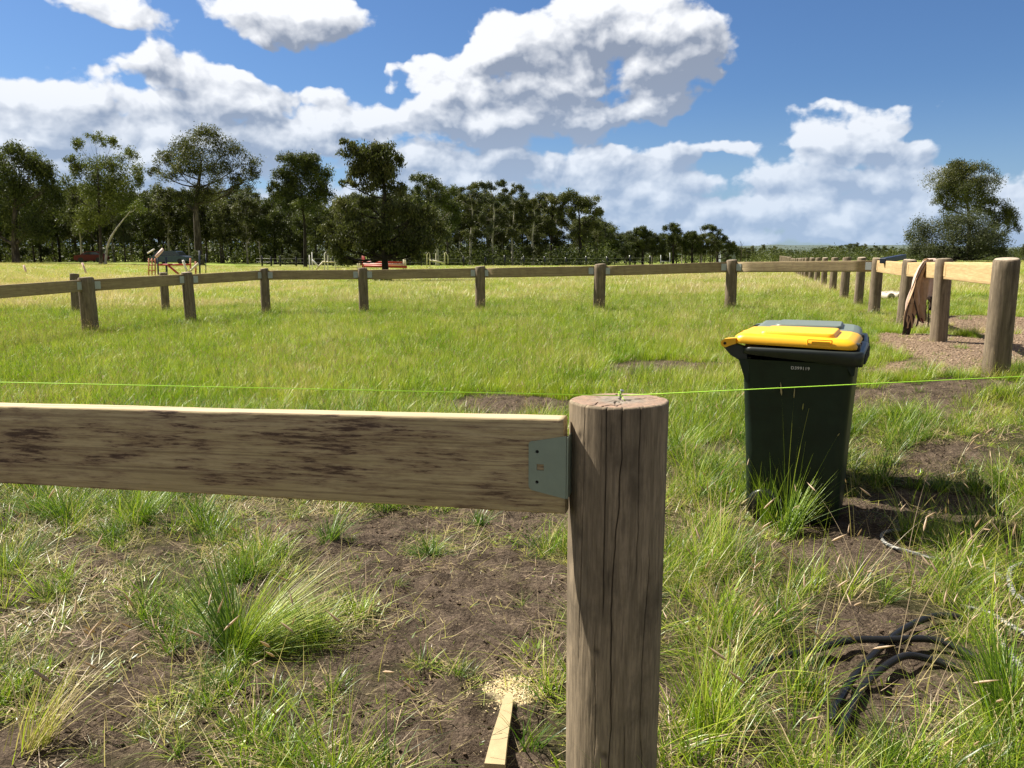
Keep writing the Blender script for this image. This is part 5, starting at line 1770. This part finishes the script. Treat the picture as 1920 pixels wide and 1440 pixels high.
# 1. near turf: small tufts
near_kinds = []
for s in range(5):   # short green
    near_kinds.append(clump('tuft', 100 + s, [dict(n=26, base_r=.035, L=.085, Ls=.35, W=.0030, lean=.6, curl=.8, tint=(.08, .62)), dict(n=6, base_r=.05, L=.09, Ls=.4, W=.0025, lean=1.2, curl=.3, tint=(.72, .92))]))
for s in range(5):   # medium, upright
    near_kinds.append(clump('tuft', 120 + s, [dict(n=34, base_r=.04, L=.17, Ls=.35, W=.0032, lean=.40, curl=1.0, tint=(.02, .56)), dict(n=5, base_r=.05, L=.15, Ls=.4, W=.0026, lean=1.0, curl=.6, tint=(.78, 1.0)), dict(n=7, base_r=.04, L=.12, Ls=.4, W=.006, lean=.7, curl=1.0, tint=(-.05, .45))]))
for s in range(4):   # tall with seed heads
    near_kinds.append(clump('tuft', 140 + s, [dict(n=24, base_r=.04, L=.26, Ls=.3, W=.0036, lean=.34, curl=1.1, segs=5, tint=(.10, .66)), dict(n=6, base_r=.04, L=.24, Ls=.3, W=.0026, lean=.45, curl=.8, segs=5, tint=(.76, 1.0)), dict(n=3, base_r=.04, L=.36, Ls=.2, W=.0018, lean=.22, curl=.45, segs=4, tint=(.5, .8), heads=.35, headL=.045)]))
for s in range(4):   # flat dead straw
    near_kinds.append(clump('straw', 160 + s, [dict(n=16, base_r=.09, L=.13, Ls=.4, W=.0028, lean=1.42, curl=.08, tint=(.78, .98), outward=.1), dict(n=6, base_r=.06, L=.10, Ls=.4, W=.0024, lean=.9, curl=.9, tint=(.68, .9))]))
for s in range(4):   # creeping leafy weeds
    near_kinds.append(clump('weed', 180 + s, [dict(n=34, base_r=.08, L=.030, Ls=.4, W=.0085, lean=.9, curl=.8, segs=2, tint=(.20, .66)), dict(n=8, base_r=.07, L=.06, Ls=.4, W=.0025, lean=.8, curl=.6, tint=(.4, .85))]))


def rightness(x, y): return sstep(-.05, .35, x / np.maximum(y, .1))


def dens_near(x, y):
    if x is None: return 390
    soil, gravel, saw, dry = masks(x, y)
    patch = fbm(x * 2.4, y * 2.4, 63, 3)
    d = 390 * (1 - soil) ** 1.3 * (.12 + .88 * sstep(.34, .62, patch))
    d = d * np.where(y < 3.0, .80, 1) + 12
    return np.maximum(d * (1 - .93 * gravel) * (1 - .8 * saw), 3)


def build_near():
    x, y, g = field(.95, 7.2, dens_near, seed=1)
    k = clear(x, y); x, y = x[k], y[k]
    soil, gravel, saw, dry = masks(x, y)
    n = len(x); u = g.random(n)
    big = fbm(x * 1.6 + 5, y * 1.6, 64, 3)
    rt_ = rightness(x, y)
    left = sstep(-.05, -.35, x / y)
    p_tall = np.clip((.06 + .20 * sstep(.5, .7, big) + .42 * rt_ * (y < 4.2) + .05 * left) * (1 - soil) * sstep(7.5, 4.5, y), .004, .62)
    p_med = .30 + .25 * sstep(.45, .65, big)
    p_straw = .15 + .26 * sstep(2.6, 1.6, y) * (1 - rt_ * .4) + .02 * soil + .12 * dry
    p_weed = .16 + .25 * soil
    tot = p_tall + p_med + p_straw + p_weed + .25
    c1, c2, c3, c4 = p_tall / tot, (p_tall + p_med) / tot, (p_tall + p_med + p_straw) / tot, (p_tall + p_med + p_straw + p_weed) / tot
    idx = np.where(u < c1, 10 + g.integers(0, 4, n), np.where(u < c2, 5 + g.integers(0, 5, n), np.where(u < c3, 14 + g.integers(0, 4, n), np.where(u < c4, 18 + g.integers(0, 4, n), g.integers(0, 5, n)))))
    sc = g.uniform(.5, 1.15, n) * np.where(soil > .5, .55, 1.0)
    # the trodden lawn between the bin and the gravel is short
    pts = np.stack([x, y, G(x, y) - .006], -1)
    tl = g.normal(0, .12, (n, 2))
    KN = (pts, idx)
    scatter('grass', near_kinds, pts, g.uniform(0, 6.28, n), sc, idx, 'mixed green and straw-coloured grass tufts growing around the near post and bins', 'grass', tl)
    print('near', n)


# 2. the field between the bins and the brown fence
mid_kinds = []
for s in range(4):
    mid_kinds.append(clump('field_tuft', 200 + s, [dict(n=150, base_r=.17, L=.105, Ls=.35, W=.0045, lean=.45, curl=.8, segs=2, tint=(.34, .64)), dict(n=22, base_r=.17, L=.15, Ls=.3, W=.0032, lean=.35, curl=.7, segs=2, tint=(.60, .84)), dict(n=10, base_r=.17, L=.17, Ls=.3, W=.0032, lean=.2, curl=.4, segs=2, tint=(.0, .16))]))
for s in range(3):
    mid_kinds.append(clump('field_tuft', 220 + s, [dict(n=110, base_r=.17, L=.155, Ls=.3, W=.0045, lean=.3, curl=.7, segs=3, tint=(.38, .66)), dict(n=16, base_r=.17, L=.23, Ls=.25, W=.003, lean=.2, curl=.4, segs=3, tint=(.50, .82), heads=.2, headL=.04), dict(n=10, base_r=.17, L=.21, Ls=.25, W=.003, lean=.15, curl=.4, segs=3, tint=(.0, .15))]))
for s in range(2):
    mid_kinds.append(clump('field_tuft', 240 + s, [dict(n=90, base_r=.16, L=.08, Ls=.35, W=.0045, lean=.8, curl=.6, segs=2, tint=(.25, .58)), dict(n=40, base_r=.16, L=.10, Ls=.35, W=.0035, lean=.9, curl=.4, segs=2, tint=(.72, .92))]))
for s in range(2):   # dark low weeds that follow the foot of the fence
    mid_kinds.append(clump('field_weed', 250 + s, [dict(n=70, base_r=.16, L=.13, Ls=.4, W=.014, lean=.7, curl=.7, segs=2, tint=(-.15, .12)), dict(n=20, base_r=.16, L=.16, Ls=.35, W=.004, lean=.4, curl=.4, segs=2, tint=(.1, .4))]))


def dens_mid(x, y):
    if x is None: return 84
    soil, gravel, saw, dry = masks(x, y)
    d = 84 * sstep(5.0, 6.6, y) * (1 - soil) ** 1.6 * (1 - .97 * gravel) * np.where(y > 14, .62, 1)
    return d


def build_mid():
    x, y, g = field(5.0, 20, dens_mid, seed=2, pad=1.0)
    k = clear(x, y); x, y = x[k], y[k]
    n = len(x); big = fbm(x * .55, y * .9, 65, 3)
    rt_ = sstep(.25, .45, x / y)
    u = g.random(n)
    ptall = .25 + .55 * sstep(.4, .65, big)
    idx = np.where(u < ptall, 4 + g.integers(0, 3, n), np.where(u < ptall + .14 + .3 * rt_, 7 + g.integers(0, 2, n), g.integers(0, 4, n)))
    sc = g.uniform(.65, 1.05, n) * (1 - .30 * rt_)
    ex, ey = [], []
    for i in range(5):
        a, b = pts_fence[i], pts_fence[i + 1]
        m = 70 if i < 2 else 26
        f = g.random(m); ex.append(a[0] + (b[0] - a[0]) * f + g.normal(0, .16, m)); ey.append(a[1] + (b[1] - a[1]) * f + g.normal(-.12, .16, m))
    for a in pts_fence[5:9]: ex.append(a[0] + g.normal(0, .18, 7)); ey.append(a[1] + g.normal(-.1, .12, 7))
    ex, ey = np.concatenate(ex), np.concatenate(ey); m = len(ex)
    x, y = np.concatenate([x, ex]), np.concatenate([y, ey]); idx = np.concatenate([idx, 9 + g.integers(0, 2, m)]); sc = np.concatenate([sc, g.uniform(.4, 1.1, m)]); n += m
    pts = np.stack([x, y, G(x, y) - .01], -1)
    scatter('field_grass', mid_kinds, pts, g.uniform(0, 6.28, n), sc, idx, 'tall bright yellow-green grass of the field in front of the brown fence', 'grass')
    print('mid', n)


# 3. beyond the fence
far_kinds = []
for s in range(3):
    far_kinds.append(clump('paddock_tuft', 260 + s, [dict(n=150, base_r=.5, L=.17, Ls=.35, W=.014, lean=.4, curl=.6, segs=1, tint=(.32, .68)), dict(n=60, base_r=.5, L=.22, Ls=.3, W=.010, lean=.35, curl=.5, segs=1, tint=(.62, .90))]))
for s in range(2):
    far_kinds.append(clump('paddock_tuft', 280 + s, [dict(n=90, base_r=.5, L=.16, Ls=.35, W=.014, lean=.5, curl=.6, segs=1, tint=(.30, .62)), dict(n=110, base_r=.5, L=.24, Ls=.3, W=.010, lean=.35, curl=.5, segs=1, tint=(.74, .95))]))


def dens_far(x, y):
    if x is None: return 6.5
    soil, gravel, saw, dry = masks(x, y)
    return 6.5 * sstep(18.5, 20, y) * (1 - .97 * gravel) * np.where(y > 38, .34, 1)


def build_far():
    x, y, g = field(18.5, 85, dens_far, seed=3, pad=2)
    n = len(x); big = fbm(x * .12, y * .25, 66, 3)
    u = g.random(n); pd = .15 + .6 * sstep(.48, .68, big) + .8 * sstep(-9, -15, x) * sstep(60, 36, y)
    idx = np.where(u < pd, 3 + g.integers(0, 2, n), g.integers(0, 3, n))
    sc = np.stack([g.uniform(.9, 1.3, n)] * 2 + [g.uniform(.6, 1.1, n)], -1)
    pts = np.stack([x, y, G(x, y) - .02], -1)
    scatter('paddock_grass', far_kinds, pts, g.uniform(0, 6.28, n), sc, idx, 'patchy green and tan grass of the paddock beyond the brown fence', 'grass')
    print('far', n)


build_near(); build_mid(); build_far()


# 3b. matted dead stems and litter close to the camera
lit_kinds = []
for s in range(6):
    lit_kinds.append(clump('litter', 300 + s, [dict(n=26, base_r=.11, L=.055, Ls=.6, W=.0020, lean=1.50, curl=.04, segs=2, tint=(.74, 1.08), outward=0), dict(n=10, base_r=.10, L=.12, Ls=.5, W=.0016, lean=1.38, curl=.25, segs=4, tint=(.74, 1.0), outward=0),
                                                dict(n=8, base_r=.10, L=.035, Ls=.5, W=.004, lean=1.1, curl=.4, segs=2, tint=(.05, .45), outward=0)]))
def dens_lit(x, y):
    if x is None: return 150
    soil, gravel, saw, dry = masks(x, y)
    m = sstep(.42, .66, fbm(x * 3.3, y * 3.3, 67, 3))
    return 150 * (1 - .80 * soil * (1 - .2 * m)) * (.25 + .75 * m) * (1 - .9 * gravel) * sstep(7.5, 5, y)
x, y, g = field(.95, 7.4, dens_lit, seed=11); k = clear(x, y); x, y = x[k], y[k]; n = len(x)
scatter('litter', lit_kinds, np.stack([x, y, G(x, y) + .001], -1), g.uniform(0, 6.28, n), g.uniform(.6, 1.4, n), g.integers(0, 6, n), 'dead straw and leaf litter matted on the ground around the near post', 'litter', g.normal(0, .1, (n, 2)))
print('litter', n)


# 4. tussocks that stand out one by one
def tussock(px, py, specs, label, seed, name='grass_tussock', sc=1.0, group='grass tussocks standing out on the bare soil'):
    q = ground_hit(px, py)
    me = clump('grass_tussock', seed, specs)
    o = link(bpy.data.objects.new(name, me)); o.location = (q.x, q.y, q.z - .008); o.scale = (sc,) * 3
    o.rotation_euler = (0, 0, seed * 1.7)
    return tag(o, label, 'grass tussock', group)


def directed(g_seed, n, az, L, W, lean, curl, tint, base_r=.04, heads=0.0, spread=.35, segs=6, headL=.04):
    """blades that all sweep one way"""
    g = np.random.default_rng(g_seed)
    Vs, Fs, Ts = blade_arrays(g, n=n, base_r=base_r, L=L, Ls=.25, W=W, lean=lean, curl=curl, segs=segs, tint=tint, outward=0, heads=0)
    return Vs, Fs, Ts


def swept(name, px, py, parts, label, group, seed, cat='grass tussock'):
    """parts: (n, azimuth, spread, length, width, lean, curl, tint, heads, headL)"""
    g = np.random.default_rng(seed)
    sets = []
    for (n, az, spr, L, W, lean, curl, tint, heads, hl) in parts:
        Vs, Fs, Ts = blade_arrays(g, n=n, base_r=.0, L=L, Ls=.25, W=W, lean=lean, curl=curl, segs=6, tint=tint, outward=1.0, heads=heads, headL=hl)
        V = Vs[0].reshape(n, -1, 3)
        # turn every blade from its own bearing to the common one
        a0 = np.arctan2(V[:, -1, 1], V[:, -1, 0]); a1 = az + g.normal(0, spr, n)
        def turn(A, da):
            c, s = np.cos(da)[:, None], np.sin(da)[:, None]
            x, y = A[..., 0] * c - A[..., 1] * s, A[..., 0] * s + A[..., 1] * c
            A[..., 0], A[..., 1] = x, y
            return A
        if heads:
            nh = int(round(n * heads)); H_ = Vs[1].reshape(nh, 16, 3)
            # which blades carry heads: nearest tips
            tips = V[:, -1]; own = np.array([np.argmin(((tips - h[0]) ** 2).sum(1)) for h in H_])
            H_ = turn(H_, (a1 - a0)[own])
        V = turn(V, a1 - a0)
        bx = g.normal(0, .022, (n, 2)); V[..., 0] += bx[:, None, 0]; V[..., 1] += bx[:, None, 1]
        if heads: H_[..., 0] += bx[own][:, None, 0]; H_[..., 1] += bx[own][:, None, 1]; Vs[1] = H_.reshape(-1, 3)
        Vs[0] = V.reshape(-1, 3)
        sets.append((Vs, Fs, Ts))
    V, Fq, T = merge(sets)
    me = npmesh(name, V, Fq, {'tint': T}, False, [MAT['grass']])
    q = ground_hit(px, py)
    o = link(bpy.data.objects.new(name, me)); o.location = (q.x, q.y, q.z - .008)
    return tag(o, label, cat, group)


TG = 'grass tussocks standing out on the bare soil'
swept('grass_tussock', 445, 1232, [(230, math.radians(135), .33, .38, .0032, .80, .45, (.16, .56), 0, 0), (340, math.radians(28), .36, .41, .0026, 1.0, .45, (.48, .86), .03, .03), (50, math.radians(80), .6, .26, .003, .4, .7, (.4, .75), 0, 0), (45, math.radians(-20), .5, .26, .0026, 1.2, .3, (.5, .85), .08, .035)],
      'largest tussock left of the soil, its long blades fanning out to left and right', TG, 1)
swept('grass_tussock', 808, 1048, [(80, math.radians(170), .6, .16, .0040, 1.0, .5, (.08, .42), 0, 0), (70, math.radians(15), .5, .13, .0040, 1.0, .5, (.10, .45), 0, 0), (50, math.radians(90), 1, .12, .0038, .4, .6, (.12, .45), 0, 0)],
      'dark green tussock in the middle of the bare soil under the rail', TG, 2)
swept('grass_tussock', 618, 1020, [(70, math.radians(30), .6, .20, .0038, .5, .6, (.12, .50), 0, 0), (50, math.radians(150), .5, .17, .0038, .6, .6, (.12, .5), 0, 0)], 'mid-green tussock just below the rail left of the bare soil', TG, 3)
swept('grass_tussock', 900, 985, [(60, math.radians(20), 1.2, .12, .0036, .8, .6, (.10, .45), 0, 0), (40, math.radians(160), .6, .12, .0036, .9, .5, (.10, .45), 0, 0)], 'low dark tussock just under the right end of the rail', TG, 4)
swept('grass_tussock', 470, 1090, [(70, math.radians(80), .9, .17, .0034, .35, .6, (.25, .6), 0, 0)], 'upright tussock behind the largest fanning one', TG, 5)
swept('grass_tussock', 1000, 1235, [(60, math.radians(60), 1.4, .07, .0045, .8, .5, (.35, .72), 0, 0)], 'small yellow-green tussock close to the left of the near post', TG, 6)
swept('grass_tussock', 270, 985, [(110, math.radians(70), .9, .22, .0034, .35, .7, (.15, .52), 0, 0)], 'tall bright green tussock below the rail at the left', TG, 7)
swept('grass_tussock', 1440, 985, [(150, math.radians(95), .7, .30, .0036, .18, .45, (.10, .50), .02, .05)], 'upright green tussock leaning on the left front of the bin', TG, 8)
swept('grass_tussock', 1475, 1010, [(110, math.radians(30), .30, .36, .0030, .55, .45, (.38, .72), .07, .045), (60, math.radians(70), .5, .30, .0034, .35, .4, (.2, .6), .05, .05), (5, math.radians(60), .3, .62, .0020, .10, .25, (.6, .8), 1.0, .06)],
      'tussock with tall fluffy seed heads in front of the dark bin', TG, 9)
swept('grass_tussock', 1880, 935, [(110, math.radians(110), .9, .25, .0040, .45, .6, (.2, .58), .02, .04)], 'leafy green tussock at the right edge, level with the foot of the bin', TG, 10)
swept('grass_tussock', 60, 1420, [(90, math.radians(60), .7, .26, .0032, .5, .6, (.5, .86), .12, .05)], 'straw-tipped tussock in the bottom left corner', TG, 11)
swept('grass_tussock', 1880, 1380, [(170, math.radians(110), .9, .30, .0040, .35, .6, (.12, .52), .02, .05)], 'tall green tussock in the bottom right corner', TG, 12)
swept('grass_tussock', 1330, 1400, [(150, math.radians(90), 1.0, .26, .0036, .35, .6, (.12, .5), .03, .04)], 'tall green tussock right beside the foot of the near post', TG, 13)

# foxtail stalks standing singly
sp_ = [(1560, 1180, .40), (1555, 1290, .50), (1700, 1060, .34), (1845, 1030, .36), (1900, 1060, .38), (1830, 1240, .34), (1380, 1060, .34), (1440, 1180, .30), (1620, 1130, .42), (1330, 1130, .38), (1760, 1120, .33), (1500, 1330, .36), (1640, 1400, .36), (1280, 1180, .34),
       (1960, 1250, .40), (700, 1290, .20), (640, 1330, .24), (250, 1300, .28), (150, 1180, .26), (380, 1330, .26), (100, 1060, .25), (560, 1300, .24), (310, 1400, .30), (200, 1440, .32), (60, 1250, .30), (820, 1380, .16)]
gg = np.random.default_rng(17)
sets = []
g_ = np.random.default_rng(23)
sp_ += [(g_.uniform(1260, 1900), g_.uniform(1000, 1480), g_.uniform(.26, .46)) for i in range(26)] + [(g_.uniform(0, 640), g_.uniform(1020, 1460), g_.uniform(.18, .30)) for i in range(14)] + [(g_.uniform(1250, 1900), g_.uniform(800, 980), g_.uniform(.2, .34)) for i in range(12)]
for (px, py, Ln) in sp_:
    q = ground_hit(px, py)
    Vs, Fs, Ts = blade_arrays(gg, n=3, base_r=.02, L=Ln, Ls=.12, W=.0022, lean=.25, curl=.5, segs=8, tint=(.66, .84), heads=.7, headt=(.9, 1.05), headL=.055)
    for A in Vs: A += np.array(tuple(q))
    sets.append((Vs, Fs, Ts))
V, Fq, T = merge(sets)
tag(link(bpy.data.objects.new('seed_stalks', npmesh('seed_stalks', V, Fq, {'tint': T}, False, [MAT['grass']]))), 'thin pale stalks with fluffy seed heads scattered through the near grass', 'grass', None, 'stuff')

# 5. crumbs of soil and gravel stones
def stone(name, seed, mat, flat=.7):
    bm = bmesh.new(); bmesh.ops.create_icosphere(bm, subdivisions=1, radius=.5)
    g = np.random.default_rng(seed)
    for v in bm.verts:
        v.co *= g.uniform(.7, 1.2); v.co.z *= flat
    me = bpy.data.meshes.new(name); bm.to_mesh(me); bm.free(); me.materials.append(mat)
    return me
def crumb_mat(name, a, b):
    return material(name, lambda nt: PB(nt, mixc(nt, N(nt, 'ShaderNodeObjectInfo').outputs['Random'], a, b), .95, None, 0, .1))
MAT['clod'] = crumb_mat('soil_crumb', (.032, .022, .015), (.13, .092, .064))
MAT['gravel'] = crumb_mat('gravel_stone', (.24, .165, .11), (.44, .33, .235))
MAT['chip'] = crumb_mat('wood_chip', (.50, .38, .20), (.72, .60, .38))
def dens_clod(x, y):
    if x is None: return 3900
    s, gv, sw, dr = masks(x, y)
    return 3600 * s * sstep(8, 4, y) * sstep(.35, .7, fbm(x * 6, y * 6, 12, 2) + .15)
x, y, g = field(1.0, 8, dens_clod, seed=5); k = clear(x, y); x, y = x[k], y[k]; n = len(x)
scatter('soil_crumbs', [stone('crumb', s, MAT['clod']) for s in range(4)], np.stack([x, y, G(x, y) + .001], -1), g.uniform(0, 6, n), .0025 + .014 * g.random(n) ** 4 + blobs(x, y, [(*gp(955, 768), .75, .5, 1.0)]) * .04 * g.random(n) ** 2, g.integers(0, 4, n), 'loose crumbs of brown soil on the bare patches', 'soil')
def dens_grav(x, y):
    if x is None: return 260
    s, gv, sw, dr = masks(x, y)
    return 260 * gv
x, y, g = field(4.5, 13, dens_grav, seed=6); n = len(x)
scatter('gravel', [stone('pebble', s + 9, MAT['gravel']) for s in range(4)], np.stack([x, y, G(x, y) + .003], -1), g.uniform(0, 6, n), .010 + .022 * g.random(n) ** 2, g.integers(0, 4, n), 'reddish tan gravel of the yard behind the fence on the right', 'gravel')
def dens_saw(x, y):
    if x is None: return 26000
    s, gv, sw, dr = masks(x, y)
    return 26000 * sw
g = np.random.default_rng(8); c = ground_hit(950, 1300)
x = c.x + g.normal(0, .13, 9000); y = c.y + g.normal(0, .10, 9000); k = g.random(9000) < masks(x, y)[2] + .02
x, y = x[k], y[k]; n = len(x)
scatter('sawdust', [stone('chip', s + 20, MAT['chip'], .3) for s in range(3)], np.stack([x, y, G(x, y) + .004], -1), g.uniform(0, 6, n), .002 + .005 * g.random(n) ** 2, g.integers(0, 3, n), 'pale sawdust sprinkled on the soil round the pine offcut', 'sawdust')
